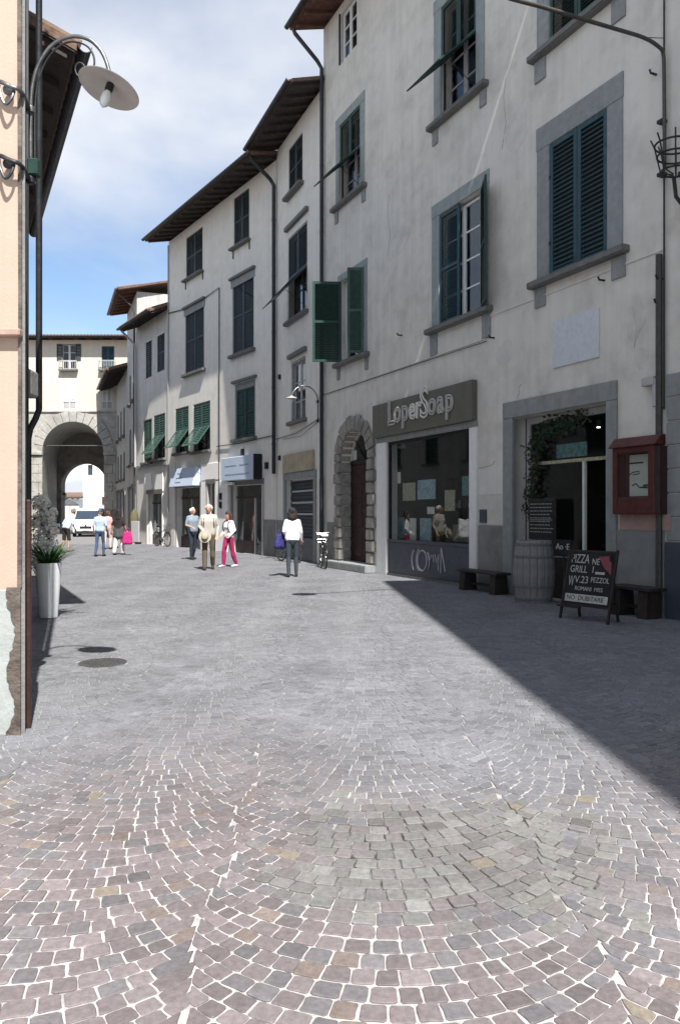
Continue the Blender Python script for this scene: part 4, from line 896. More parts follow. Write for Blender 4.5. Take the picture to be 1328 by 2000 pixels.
# ================================================================ STONE GATE with flats above
GY = 51.0; SC = GY / FPX
gx = lambda px: (px - CX) * SC + 24.0      # local x, origin at X = -24
gz = lambda py: EYE + (CY - py) * SC
bT = empty('gatehouse', (-24, GY, 0), 0, 'cream gatehouse with a stone archway closing the end of the street', 'gatehouse')
T1 = [gx(122), gx(149), gz(721), gz(672)]; T2 = [gx(199), gx(224), gz(721), gz(676)]; T3 = [gx(123.5), gx(149.5), gz(797), gz(742)]; T4 = [gx(199), gx(220), gz(797), gz(743)]
ac, arr, aspr = gx(145), 60 * SC, gz(884)
AH = [ac - arr, ac + arr, 0, aspr + arr]
LT, HT, ZS = 13.2, gz(664), gz(806)
wall(bT, LT, HT, [T1, T2, T3, T4], 'plaster_cream', 6.9, z0=ZS)
# stone lower part with arch: outer skin + vault
sk = (gx(145), (165 - CX) / FPX * 58 + 24 - gx(145))      # skew of the passage over its depth
dep = 7.0; q = MB()
for (a, b, c, d) in ((0, AH[0], 0, ZS - .004), (AH[1], LT, 0, ZS - .004), (AH[0], AH[1], AH[3], ZS - .004)):
    q.add([(a, -.12, c), (b, -.12, c), (b, -.12, d), (a, -.12, d)], [(0, 1, 2, 3)])
q.add([(0, -.12, ZS - .004), (LT, -.12, ZS - .004), (LT, .1, ZS - .004), (0, .1, ZS - .004)], [(0, 1, 2, 3)]); q.add([(0, -.12, 0), (0, dep, 0), (0, dep, ZS), (0, -.12, ZS)], [(0, 1, 2, 3)]); q.add([(LT, -.12, 0), (LT, dep, 0), (LT, dep, ZS), (LT, -.12, ZS)], [(0, 1, 2, 3)])
n = 24
for k in range(n):
    t0, t1 = math.pi * k / n, math.pi * (k + 1) / n; xx = [ac + arr * math.cos(t) for t in (t0, t1)]; zz_ = [aspr + arr * math.sin(t) for t in (t0, t1)]
    q.add([(xx[0], -.12, zz_[0]), (xx[0], -.12, AH[3]), (xx[1], -.12, AH[3]), (xx[1], -.12, zz_[1])], [(0, 1, 2, 3)])
stone = q.build('stone_base', 'gate_stone', bT)
# passage: side walls, vault, back wall with a lower arch
q = MB(); bs = sk[1]
for sgn in (-1, 1): q.add([(ac + sgn * arr, -.12, 0), (ac + sgn * arr + bs, dep, 0), (ac + sgn * arr + bs, dep, aspr), (ac + sgn * arr, -.12, aspr)], [(0, 1, 2, 3)])
for k in range(n):
    t0, t1 = math.pi * k / n, math.pi * (k + 1) / n; xx = [arr * math.cos(t) for t in (t0, t1)]; zz_ = [aspr + arr * math.sin(t) for t in (t0, t1)]
    q.add([(ac + xx[0], -.12, zz_[0]), (ac + xx[1], -.12, zz_[1]), (ac + xx[1] + bs, dep, zz_[1]), (ac + xx[0] + bs, dep, zz_[0])], [(0, 1, 2, 3)])
q.build('vault', 'gate_stone', bT)
q = MB(); br = 45 / FPX * 58; bcx = ac + bs; bsp = EYE + (1000 - 950) / FPX * 58
q.add([(bcx - arr - .5, dep, 0), (bcx - br, dep, 0), (bcx - br, dep, bsp), (bcx - arr - .5, dep, bsp)], [(0, 1, 2, 3)]); q.add([(bcx + arr + .5, dep, 0), (bcx + br, dep, 0), (bcx + br, dep, bsp), (bcx + arr + .5, dep, bsp)], [(0, 1, 2, 3)])
top = aspr + arr + .6
for k in range(n):
    t0, t1 = math.pi * k / n, math.pi * (k + 1) / n; xx = [bcx + br * math.cos(t) for t in (t0, t1)]; zz_ = [bsp + br * math.sin(t) for t in (t0, t1)]
    q.add([(xx[0], dep, zz_[0]), (xx[0], dep, top), (xx[1], dep, top), (xx[1], dep, zz_[1])], [(0, 1, 2, 3)])
    q.add([(xx[0], dep, zz_[0]), (xx[1], dep, zz_[1]), (xx[1], dep + .8, zz_[1]), (xx[0], dep + .8, zz_[0])], [(0, 1, 2, 3)])
for sgn in (-1, 1):
    q.add([(bcx + sgn * br, dep, bsp), (bcx + sgn * br, dep, top), (bcx + sgn * (arr + .5), dep, top), (bcx + sgn * (arr + .5), dep, bsp)], [(0, 1, 2, 3)])
    q.add([(bcx + sgn * br, dep, 0), (bcx + sgn * br, dep, bsp), (bcx + sgn * br, dep + .8, bsp), (bcx + sgn * br, dep + .8, 0)], [(0, 1, 2, 3)])
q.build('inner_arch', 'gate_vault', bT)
MB().box(0, bcx - br - .01, dep + .81, dep + .9, 0, HT - .2).box(bcx + br + .01, LT, dep + .81, dep + .9, 0, HT - .2).box(bcx - br - .01, bcx + br + .01, dep + .81, dep + .9, bsp + br + .05, HT - .2).build('rear_wall', 'plaster_cream', bT)
for k in range(15): MB().arc_solid(ac, aspr, arr - .01, arr + .68 + rng.uniform(-.05, .05), -.2 - rng.uniform(0, .03), .05, 12 * k + .35, 12 * k + 11.65, 2).build('voussoir', 'gate_stone', stone, .012)
for a, b in ((gx(60), gx(85.5)), (gx(204.5), gx(230))): MB().box(a, b, -.30, -.0, gz(889), gz(883)).build('impost', 'gate_stone', stone, .02)
hgt = gz(890); nb = 9
for a, b in ((gx(60), gx(85)), (gx(205), gx(229))):
    for k in range(nb):
        z0_, z1_ = hgt * k / nb, hgt * (k + 1) / nb; m_ = (a + b) / 2 + (.18 if k % 2 else -.18)
        for c, d in ((a, m_), (m_, b)): MB().box(c + .008, d - .008, -.16 - rng.uniform(0, .03), -.1, z0_ + .01, z1_ - .01).build('ashlar_block', 'gate_stone', stone, .015)
MB().tube([(ac - arr - .05, .2, gz(870)), (ac + arr + .05, .2, gz(870))], .03, 6).build('tie_rod', 'galvan', bT)
MB().box(0, LT, -.2, .0, ZS - .0, ZS + .12).build('string_course', 'gate_stone', bT, .02)
roof(bT, LT, HT, 7, .65, .2, so=.3, wood='roof_wood_red', rafters=True, pitch=.8)
w = plainwin(bT, *T1); casement(w, *T1, y=.1, rows=3, gm=G2)
for x0 in (T1[0] - .34, T1[1] + .01): leaf_mb(MB(), .33, gz(672) - gz(704), .04, .05, .09, x0=x0, z0=gz(704), y0=-.05).build('shutter', 'slate_paint', w)
w2 = plainwin(bT, *T2); shutters(w2, T2[0], T2[1], T2[2] + .2, T2[3], 'blue_paint', .06, pitch=.1)
for w_, q_ in ((w, T1), (w2, T2)):
    r_ = MB().box(q_[0] - .15, q_[1] + .15, -.3, .0, q_[2] - .14, q_[2] - .02).build('balcony_slab', 'serena_dark', w_)
    r_ = MB().box(q_[0] - .14, q_[1] + .14, -.29, -.26, q_[2] + .5, q_[2] + .54)
    for k in range(11): x = q_[0] - .12 + (q_[1] - q_[0] + .24) * k / 10; r_.box(x - .01, x + .01, -.285, -.265, q_[2] - .02, q_[2] + .5)
    for x in (q_[0] - .13, q_[1] + .11): r_.box(x, x + .02, -.27, .0, q_[2] + .5, q_[2] + .535)
    r_.build('balcony_rail', 'frame_grey', w_)
for q_ in (T3, T4):
    w_ = plainwin(bT, *q_, m='plaster_white'); shutters(w_, q_[0] + .03, q_[1] - .03, q_[2] + .4, q_[3] - .03, 'white_paint', .0, pitch=.1); MB().box(q_[0] + .03, q_[1] - .03, .03, .05, q_[2] + .02, q_[2] + .38).build('lower_panel', 'frame_grey', w_); MB().box((q_[0] + q_[1]) / 2 - .03, (q_[0] + q_[1]) / 2 + .03, -.01, .06, q_[2], q_[3]).build('mullion', 'white_paint', w_)
# small lantern in the arch
ln = empty('lantern', (-24 + bcx - br + .28, GY + dep - .1, EYE + (1000 - 966) / FPX * 58), 0, 'small square lantern hanging at the left of the inner arch', 'lantern')
MB().box(-.14, .14, -.14, .14, -.45, .0).build('lantern_body', 'frame_grey', ln, .02); MB().lathe([(.22, 0), (.03, .16), (0, .16)], 4, (0, 0, .002)).build('lantern_cap', 'iron_dark', ln); MB().tube([(0, 0, .16), (-.1, 0, .2), (-.3, 0, .2)], .02, 6).build('bracket', 'iron_dark', ln)
# ---- seen through the gate
wx = lambda px, Z: (px - CX) / FPX * Z
b9 = empty('house', (wx(163, 80), 80, 0), 0, 'bright white house front seen through the archway', 'house')
zz_ = lambda py, Z: EYE + (1000 - py) / FPX * Z
hh = [.5, 1.0, zz_(928, 80), zz_(908, 80)]
wall(b9, 8, 11, [hh], 'plaster_white', 6); roof(b9, 8, 11, 6, .5, .3)
w = plainwin(b9, *hh); MB().box(hh[0], hh[1], .2, .22, hh[2], hh[3]).build('pane', 'van_glass', w)
MB().box(2.0, 2.4, -.12, 0, zz_(985, 80), zz_(970, 80)).build('shop_sign', 'menu_red', b9, .02); MB().box(1.6, 3.2, -.1, 0, zz_(1005, 80), zz_(992, 80)).build('shop_sign', 'menu_ledge', b9, .02)
bl = empty('house', (wx(60, 95), 95, 0), 0, 'distant low white house behind the parasol beyond the gate', 'house')
wall(bl, 6, 3.2, [], 'plaster_white', 6); roof(bl, 6, 3.2, 6, .4, .2)
pa = empty('parasol', (wx(137, 72), 72, 0), 0, 'dark market parasol open beyond the archway left of the van', 'parasol')
mb = MB(); zt = zz_(976, 72); zl = zz_(988, 72)
mb.lathe([(.02, zt), (.55, zt - .22), (.85, zl + .12), (.85, zl), (.82, zl), (.5, zt - .28), (0, zt - .06)], 8); mb.build('canopy', 'tarp', pa); MB().tube([(0, 0, 0), (0, 0, zt)], .03, 8).build('pole', 'galvan', pa); MB().lathe([(.3, 0), (.3, .08), (.05, .12), (0, .12)], 16).build('base', 'plinth_grey', pa)
# ================================================================ row behind the camera on the right: throws the big street shadow
FF = Fac(5.62, 7.2, 3.5); LF = 17.5
bF = empty('house', FF.P(0), FF.rz, 'tall plain house standing outside the picture on the right', 'house')
hf = [[1.5 + 3 * k, 2.6 + 3 * k, 4.6 + 3.4 * j, 6.4 + 3.4 * j] for k in range(5) for j in range(3)]
wall(bF, LF, 15.9, hf, 'plaster_grey', 8); roof(bF, LF, 15.9, 8, .85, .28, so=.1)
for q_ in hf: w = plainwin(bF, *q_); shutters(w, *q_, 'green_dark', .03, pitch=.12); sill(w, *q_[:3], brackets=False)
# ================================================================ LEFT SIDE
# peach corner house: front wall to the camera, side wall up the street
PX, PY = (41 - CX) / FPX * 5.52, 5.52
bP = empty('house', (PX, PY, 0), 0, 'peach plastered corner house at the left picture edge', 'house')
sd = (-math.sin(R(21.5)), math.cos(R(21.5))); HP = 9.6; PLEN = 2.75
c0, c1, c2, c3 = (0, 0), (-7, 0), (-7 + sd[0] * PLEN, sd[1] * PLEN), (sd[0] * PLEN, sd[1] * PLEN)
zp = EYE + (1000 - 1152) / FPX * PY
def ring(pts, z0, z1, mi=0):
    n = len(pts); return [(x, y, z0) for x, y in pts] + [(x, y, z1) for x, y in pts], [(i, (i + 1) % n, (i + 1) % n + n, i + n) for i in range(n)] + [tuple(range(n, 2 * n))]
q = MB(); q.add(*ring([c0, c1, c2, c3], 0, HP)); q.build('wall', 'plaster_peach', bP)
MB().box(-7, .0, -.02, -.002, 0.0, zp).build('plinth', 'render_grey', bP, .006)
MB().box(-7, .02, -.07, -.002, EYE + (1000 - 660) / FPX * PY, EYE + (1000 - 645) / FPX * PY).build('string_course', 'menu_ledge', bP, .01)
T = Matrix.Rotation(math.atan2(sd[1], sd[0]), 4, 'Z')
MB().box(.0, PLEN, -.03, -.003, 0, HP).xf(T).build('side_render', 'plinth_grey', bP)          # grey layer over the peach side wall
MB().box(.12, .6, -.07, -.032, 0, EYE + (1000 - 975) / FPX * PY).xf(T).build('side_door_post', 'door_wood', bP, .01)
edge = [(.012, 0.0), (.012, zp + .02)]
for k in range(40): zz1 = (zp + .02) * (1 - k / 39); edge.append((-.045 - .03 * math.sin(k * .31 + 1) - rng.uniform(0, .022) - (.02 if k > 33 else 0), zz1))
MB().prism(edge, -.034, -.0215, 'y').build('bare_corner', 'corner_brown', bP)
MB().prism([(.0125, zp + .02), (.0125, 8.5), (-.012, 8.5), (-.02, 5.0), (-.012, 3.2), (-.02, zp + .02)], -.012, -.002, 'y').build('corner_band', 'corner_brown', bP)
r_ = MB(); r_.add(*ring([(.04, -.6), (-7.4, -.6), (-7.4 + sd[0] * PLEN, sd[1] * PLEN), (.04 + sd[0] * PLEN, sd[1] * PLEN)], HP + .002, HP + .25)); r_.build('roof', 'roof_tile', bP)
# street-side downpipe with elbow back to the wall
Zp = 6.9; xw = lambda y: PX + sd[0] / sd[1] * (y - PY)
X1 = wx(77, Zp); zel = EYE + (1000 - 800) / FPX * Zp
dpo = MB().tube([(X1 - PX, Zp - PY, HP + .05), (X1 - PX, Zp - PY, zel), (X1 - PX - .03, Zp - PY, zel - .08), (wx(60, Zp) - PX, Zp - PY, zel - .17), (wx(56, Zp) - PX, Zp - PY, zel - .26), (wx(56, Zp) - PX, Zp - PY, .25)], .028, 10); dpo.build('downpipe', 'pipe_dark', bP, smooth=True)
MB().tube([(wx(50, 6.0) - PX, .5, HP), (wx(50, 6.0) - PX, .5, 4.2)], .016, 8).build('conduit', 'white_paint', bP)
MB().tube([(wx(46, 6.2) - PX, .6, 4.2), (wx(55, 6.2) - PX, .62, 3.3), (wx(58, 6.2) - PX, .62, 2.6), (wx(62, 6.3) - PX, .66, 1.7)], .02, 8).build('conduit', 'cable', bP)
MB().box(wx(57, 6.3) - PX - .05, wx(66, 6.3) - PX, .72, .9, EYE + (1000 - 775) / FPX * 6.3, EYE + (1000 - 722) / FPX * 6.3).build('meter_box', 'plinth_grey', bP, .02)
# curved-neck wall lamp
lamp = empty('street_lamp', (PX, PY, 4.2), 0, 'swan neck street lamp with round pale enamel shade on the left corner', 'street lamp')
LZ = 5.75
def lp_(px, py, Z=LZ): v = at_depth(px, py, Z); return (v.x - PX, v.y - PY, v.z - 4.2)
arm = [(61, 360), (61, 300), (61, 240), (62, 190), (68, 150), (82, 115), (103, 88), (128, 74), (152, 71), (176, 78), (195, 95), (207, 117), (214, 140)]
MB().tube(spline([lp_(*p) for p in arm]), .015, 10).build('neck', 'galvan', lamp, smooth=True)
arm2 = [(70, 360), (69, 300), (69, 230), (71, 185), (78, 150), (92, 118), (112, 94), (135, 82), (158, 84), (174, 93), (183, 108), (185, 124), (180, 137), (168, 147), (156, 150), (149, 142), (148, 131), (154, 123), (163, 126), (166, 134), (161, 140)]
MB().tube(spline([lp_(*p) for p in arm2], 4), .0075, 8).build('scroll', 'iron_dark', lamp, smooth=True)
c = Vector(lp_(214, 172)); T = Matrix.Translation(c) @ Matrix.Rotation(R(15), 4, 'Y') @ Matrix.Rotation(R(-9), 4, 'X')
MB().lathe([(.012, .085), (.03, .08), (.045, .05), (.10, .034), (.19, .012), (.228, -.006), (.225, -.010), (.185, .004), (.10, .025), (.03, .035), (0, .035)], 40, caps=False).xf(T).build('shade', 'lamp_enamel', lamp, smooth=True)
MB().lathe([(.028, .035), (.03, -.01), (.026, -.03), (0, -.03)], 14).xf(T).build('socket', 'iron_dark', lamp, smooth=True)
MB().lathe([(.02, -.028), (.034, -.06), (.038, -.10), (.03, -.14), (.012, -.16), (0, -.162)], 16).xf(T).build('bulb', 'bulb', lamp, smooth=True)
for py in (215, 352):
    a = lp_(64, py); zc = a[2]; m_ = 'galvan' if py < 300 else 'pipe_dark'
    MB().lathe([(.0, 0), (.035, 0), (.038, .01), (.03, .03), (.02, .035), (0, .035)], 14, (-.07, -.055, zc), axis='y').build('wall_flange', m_, lamp, smooth=True)
    MB().tube(spline([(-.20, -.03, zc + .045), (-.12, -.07, zc + .045), (-.05, -.085, zc + .01), (.02, -.04, zc - .01), (a[0] - .02, a[1], zc)]), .016, 8).build('bracket_arm', m_, lamp, smooth=True)
    MB().tube(spline([(-.13, -.06, zc + .03), (-.11, -.075, zc - .05), (-.075, -.08, zc - .12), (-.035, -.075, zc - .08), (-.02, -.06, zc - .015)]), .011, 8).build('bracket_scroll', m_, lamp, smooth=True)
    MB().lathe([(.022, -.022), (.034, -.022), (.036, 0), (.034, .022), (.022, .022)], 16, (lp_(61, py)[0], lp_(61, py)[1], zc)).build('collar', m_, lamp, smooth=True)
MB().box(wx(67, LZ) - PX - .04, wx(67, LZ) - PX + .04, LZ - PY - .04, LZ - PY + .04, lp_(66, 345)[2], lp_(66, 312)[2]).build('junction_box', 'green_dark', lamp, .01)
# second left house: deep eaves
F2 = Fac(-3.85, 8.35, 206.5)   # faces the street from the left
b2 = empty('house', F2.P(0), F2.rz, 'low house with deep dark eaves behind the peach corner house', 'house')
L2 = 6.6; hb = [[1.0, 2.0, 3.6, 5.2], [3.6, 4.6, 3.6, 5.2], [1.0, 2.2, 0, 2.5], [3.6, 5.2, 0, 2.6]]
wall(b2, L2, 7.05, hb, 'plaster_ochre', 3.0, u0=0.05)
for q_ in hb[:2]: w = plainwin(b2, *q_); shutters(w, *q_, 'green_dark', .03); sill(w, *q_[:3], brackets=False)
for q_ in hb[2:]: w = plainwin(b2, *q_, m='dark_wood'); MB().box(*q_[:2], .2, .25, 0, q_[3]).build('door', 'dark_wood', w)
roof(b2, L2, 7.05, 3.0, .95, .34, u0=.05, so=.02, pitch=.7)
F3 = Fac(-6.85, 14.15, 202.5)
b3 = empty('house', F3.P(0), F3.rz, 'long beige grey house row continuing along the left side of the street', 'house')
L3 = 38; hb = [[1.2 + 3.1 * k, 2.2 + 3.1 * k, 3.8 + 3.1 * j, 5.4 + 3.1 * j] for k in range(12) for j in range(2)]
wall(b3, L3, 9.6, hb, 'plaster_ochre', 4); roof(b3, L3, 9.6, 4, .5, .3, so=0)
for q_ in hb: w = plainwin(b3, *q_); shutters(w, *q_, 'green_dark', .03, pitch=.14); sill(w, *q_[:3], brackets=False)
# ================================================================ PEOPLE
def sph(c, r, n=8, m=6):
    vs = []
    for i in range(m + 1):
        t = math.pi * i / m
        for k in range(n):
            a = 2 * math.pi * k / n; vs.append((c[0] + r * math.sin(t) * math.cos(a), c[1] + r * math.sin(t) * math.sin(a), c[2] + r * math.cos(t)))
    return vs
def remesh(prims, name, mats, parent, voxel=.009, smooth_it=3, noise=0):
    """prims: (list of (centre, radius), material index) hulls fused into one skin"""
    bm = bmesh.new()
    for pr, mi in prims:
        vs = [bm.verts.new(p) for c, r in pr for p in sph(c, r)]
        g = bmesh.ops.convex_hull(bm, input=vs)
        dead = [v for v in vs if v.is_valid and not v.link_faces]
        bmesh.ops.delete(bm, geom=dead, context='VERTS')
    bmesh.ops.recalc_face_normals(bm, faces=bm.faces)
    me = bpy.data.meshes.new(name); bm.to_mesh(me); bm.free()
    ob = bpy.data.objects.new(name, me); COL.objects.link(ob)
    md = ob.modifiers.new('r', 'REMESH'); md.mode = 'VOXEL'; md.voxel_size = voxel
    if smooth_it: ms = ob.modifiers.new('s', 'SMOOTH'); ms.iterations = smooth_it; ms.factor = .5
    if noise:
        tx = bpy.data.textures.new(name, 'CLOUDS'); tx.noise_scale = .05; mdp = ob.modifiers.new('d', 'DISPLACE'); mdp.texture = tx; mdp.strength = noise; mdp.texture_coords = 'GLOBAL'
    dg = bpy.context.evaluated_depsgraph_get()
    m2 = bpy.data.meshes.new_from_object(ob.evaluated_get(dg)); bpy.data.objects.remove(ob)
    m2.materials.clear()
    for q in mats: m2.materials.append(mm(q) if isinstance(q, str) else q)
    n = len(m2.polygons); m2.polygons.foreach_set('use_smooth', [True] * n)
    if len(mats) > 1:
        c = np.empty(n * 3, dtype=np.float32); m2.polygons.foreach_get('center', c); c = c.reshape(-1, 3)
        best = np.full(n, 1e9, dtype=np.float32); idx = np.zeros(n, dtype=np.int32)
        for pr, mi in prims:
            d = np.full(n, 1e9, dtype=np.float32); k = len(pr)
            for i in range(k):
                for j in range(i, k):
                    a, ra = np.array(pr[i][0]), pr[i][1]; b, rb = np.array(pr[j][0]), pr[j][1]; ab = b - a; L2_ = float(ab @ ab)
                    t = np.clip(((c - a) @ ab) / L2_, 0, 1) if L2_ > 1e-9 else np.zeros(n)
                    q = a + t[:, None] * ab; d = np.minimum(d, np.linalg.norm(c - q, axis=1) - (ra + (rb - ra) * t))
            u = d < best; best[u] = d[u]; idx[u] = mi
        m2.polygons.foreach_set('material_index', idx)
    o = bpy.data.objects.new(name, m2); COL.objects.link(o); o.parent = parent; return o
def cloth(name, col): return mat('cloth_' + name, col, .9, .10, 7, .5, 9, spec=.15)
def person(label, pos, H, yaw, top, bottom, hair, skin=(.46, .28, .2), shoe=(.03, .028, .026), stride=.12, sleeve=.6, arms=None, shorts=False, skirt=False, lean=0, hairstyle='short', female=False, head_turn=0, loose=0, collar=None):
    k = H / 1.70
    root = empty('person', (pos[0], pos[1], GZ), yaw, label, 'person')
    nm = 'p%d' % id(root)
    mats = [mat('skin_%.2f' % skin[0], skin, .6, .06, 14, .05), cloth('%.3f%.3f%.3f' % top, top), cloth('%.3f%.3f%.3f' % bottom, bottom), mat('shoe_%.3f' % shoe[0], shoe, .6, .1, 10, .1)]
    S_, T_, B_, F_ = 0, 1, 2, 3
    sw = .155 if female else .175; hw = .095; P = []
    ln = lambda z: -lean * max(0, z - .95)     # forward lean (forward = -y)
    def v(x, y, z): return (x, y + ln(z), z)
    # legs: one step forward, one back
    for s, st in ((-1, stride), (1, -stride)):
        hip = (s * hw, 0, .90); knee = (s * hw * 1.02, -st * .62 - .02, .49); ank = (s * hw * 1.05, -st + (.03 if st > 0 else .06), .095 + (.03 if st < -.05 else 0))
        rt, rk, ra = (.085, .058, .046) if not shorts else (.09, .06, .04)
        if loose: rt, rk, ra = rt + .01, rk + loose, ra + loose
        if skirt: pass
        P.append(([(hip, rt), (knee, rk + (.012 if shorts else 0))], B_ if not skirt else S_))
        P.append(([(knee, rk if not shorts else .052), ((knee[0], knee[1] + .015, knee[2] - .12), rk * .98 if not shorts else .054), (ank, ra if not shorts else .036)], B_ if not (shorts or skirt) else S_))
        P.append(([((ank[0], ank[1] + .03, .05), .042), ((ank[0] * 1.06, ank[1] - .12, .036), .034), ((ank[0] * 1.06, ank[1] - .17, .032), .028)], F_))
    if skirt: P.append(([((-.09, 0, .93), .09), ((.09, 0, .93), .09), ((-.13, -.05, .5), .1), ((.13, -.05, .5), .1), ((0, .09, .52), .1)], B_))
    # trunk
    P.append(([((-.075, .01, .93), .10), ((.075, .01, .93), .10), ((0, .0, .84), .08)], B_))
    P.append(([(v(-.085, .01, .97), .105), (v(.085, .01, .97), .105), (v(-.08, 0, 1.12), .10), (v(.08, 0, 1.12), .10)], T_))
    P.append(([(v(-.08, 0, 1.10), .10), (v(.08, 0, 1.10), .10), (v(-.095, 0, 1.28), .112), (v(.095, 0, 1.28), .112), (v(-sw + .02, .01, 1.40), .055), (v(sw - .02, .01, 1.40), .055), (v(0, .01, 1.43), .06)], T_))
    if female: P.append(([(v(-.06, -.07, 1.25), .065), (v(.06, -.07, 1.25), .065), (v(0, 0, 1.3), .09)], T_))
    if collar: P.append(([(v(0, .01, 1.44), .075), (v(0, -.03, 1.47), .055)], 4)); mats.append(cloth('col%.3f' % collar[0], collar))
    # neck and head
    P.append(([(v(0, .012, 1.42), .052), (v(0, -.005, 1.53), .05)], S_))
    hc = Vector(v(0, -.015, 1.60)); Rz = Matrix.Rotation(head_turn, 3, 'Z')
    def hd(x, y, z): q = Rz @ Vector((x, y, 0)); return (hc.x + q.x, hc.y + q.y, hc.z + z)
    P.append(([(hd(0, .022, .03), .083), (hd(0, -.012, .025), .078), (hd(0, -.03, -.05), .05), (hd(0, -.052, -.082), .024)], S_))
    P.append(([(hd(0, -.092, .005), .008), (hd(0, -.108, -.022), .012)], S_))
    for s in (-1, 1): P.append(([(hd(s * .082, .01, .02), .014), (hd(s * .08, .008, -.02), .010)], S_))
    # arms
    A = arms or [((-.22, .03, 1.14), (-.24, -.08, .92)), ((.22, .03, 1.14), (.24, -.02, .90))]
    for s, (el, wr_) in zip((-1, 1), A):
        sh = v(s * sw, .01, 1.395); el = v(*el); wr_ = v(*wr_)
        e = Vector(el); h = Vector(wr_); s0 = Vector(sh)
        mid = s0.lerp(e, .75)
        P.append(([(sh, .056), (tuple(mid), .05)], T_)); P.append(([(tuple(mid), .046), (el, .04)], T_ if sleeve > .4 else S_))
        P.append(([(el, .042 if sleeve > .8 else .038), (wr_, .032 if sleeve > .8 else .027)], T_ if sleeve > .8 else S_))
        d = (h - e).normalized(); side = d.cross(Vector((0, 1, 0)) if abs(d.y) < .8 else Vector((0, 0, 1))).normalized(); nrm = side.cross(d).normalized()
        pc = h + d * .05
        P.append(([(tuple(h), .024), (tuple(pc + side * .022), .018), (tuple(pc - side * .022), .018), (tuple(h + d * .085 + side * .024), .014), (tuple(h + d * .085 - side * .024), .014)], S_))
        for i, (o_, l_) in enumerate(((-.032, .062), (-.011, .075), (.011, .070), (.032, .052))):
            b0 = h + d * .088 + side * o_; b1 = b0 + d * l_ * .55 - nrm * .006; b2 = b1 + d * l_ * .4 - nrm * .022
            P.append(([(tuple(b0), .0105), (tuple(b1), .0098)], S_)); P.append(([(tuple(b1), .0098), (tuple(b2), .0088)], S_))
        t0 = h + d * .03 + side * .028 * s; t1 = t0 + d * .035 + side * .026 * s - nrm * .006; t2 = t1 + d * .028 + side * .004 * s - nrm * .01
        P.append(([(tuple(t0), .014), (tuple(t1), .0115)], S_)); P.append(([(tuple(t1), .0115), (tuple(t2), .0095)], S_))
    P = [([((c[0] * k, c[1] * k, c[2] * k), r * k) for c, r in pr], mi) for pr, mi in P]
    body = remesh(P, 'body', mats, root, .0085)
    sc = lambda c: (c[0] * k, c[1] * k, c[2] * k)
    hm = mat('hair_%.3f%.3f' % (hair[0], hair[1]), hair, .7, .3, 40, .6, 60)
    Hh = []
    if hairstyle == 'short': Hh = [([(hd(0, .03, .045), .089), (hd(0, -.02, .07), .07)], 0), ([(hd(0, .05, .0), .075), (hd(0, .04, -.04), .055)], 0)]
    elif hairstyle == 'thin': Hh = [([(hd(-.03, .045, .03), .078), (hd(.03, .045, .03), .078), (hd(0, .045, -.03), .062)], 0), ([(hd(0, .01, .075), .06)], 0)]
    elif hairstyle == 'bob': Hh = [([(hd(0, .03, .05), .105), (hd(0, -.03, .075), .07)], 0), ([(hd(-.07, .04, .0), .062), (hd(.07, .04, .0), .062), (hd(-.075, .05, -.12), .06), (hd(.075, .05, -.12), .06), (hd(0, .08, -.12), .065)], 0)]
    elif hairstyle == 'long': Hh = [([(hd(0, .03, .05), .100), (hd(0, -.03, .07), .07)], 0), ([(hd(-.05, .05, .0), .065), (hd(.05, .05, .0), .065), (hd(-.05, .09, -.25), .05), (hd(.05, .09, -.25), .05)], 0)]
    elif hairstyle == 'cap': Hh = [([(hd(0, .02, .055), .092), (hd(0, -.02, .07), .078)], 0), ([(hd(-.05, -.09, .05), .012), (hd(.05, -.09, .05), .012), (hd(0, -.13, .04), .012), (hd(0, -.02, .06), .03)], 0)]
    Hh = [([(sc(c), r * k) for c, r in pr], mi) for pr, mi in Hh]
    remesh(Hh, 'cap' if hairstyle == 'cap' else 'hair', [hm], root, .011, 2, .0 if hairstyle == 'cap' else .02)
    for s in (-1, 1): MB().lathe([(0, -.007), (.006, -.004), (.007, 0), (.006, .004), (0, .007)], 8, sc(hd(s * .031, -.083, .012)), axis='y').build('eye', 'black_metal', root)
    MB().box(-.02, .02, -.003, .003, -.004, .004).xf(Matrix.Translation(sc(hd(0, -.083, -.052))) @ Matrix.Rotation(head_turn, 4, 'Z')).build('mouth', 'menu_ledge', root)
    return root
def bag(label, loc, rz, w, d, h, m, handle=.25, cat='bag', soft=True):
    r = empty('bag', loc, rz, label, cat)
    remesh([([((-w / 2 + .04, 0, .05), .05 + d * .2), ((w / 2 - .04, 0, .05), .05 + d * .2), ((-w / 2 + .06, 0, h - .05), .03 + d * .1), ((w / 2 - .06, 0, h - .05), .03 + d * .1)], 0)], 'bag_body', [m], r, .012, 2, .02)
    pts = [(-w / 3 + (w * 2 / 3) * t / 10, 0, h - .03 + handle * math.sin(math.pi * t / 10)) for t in range(11)]
    MB().tube(pts, .010, 6).build('handle', m, r); return r
DN = (.03, .04, .06)
# woman seen from behind, white shirt
p4 = ground_at(571, 1127)
person('woman in white shirt and dark jeans walking, seen from behind, near the bicycles', p4, 1.66, R(180 + 8), (.80, .80, .82), (.045, .055, .07), (.022, .018, .018), stride=.05, sleeve=1, hairstyle='bob', female=True, arms=[((-.22, .05, 1.13), (-.23, -.06, .93)), ((.22, .05, 1.15), (.15, -.12, 1.05))])
bag('dark violet bag hanging beside the woman in white shirt', (p4.x - .30, p4.y + .02, .72), R(60), .34, .16, .34, cloth('violet', (.045, .04, .16)), .16)
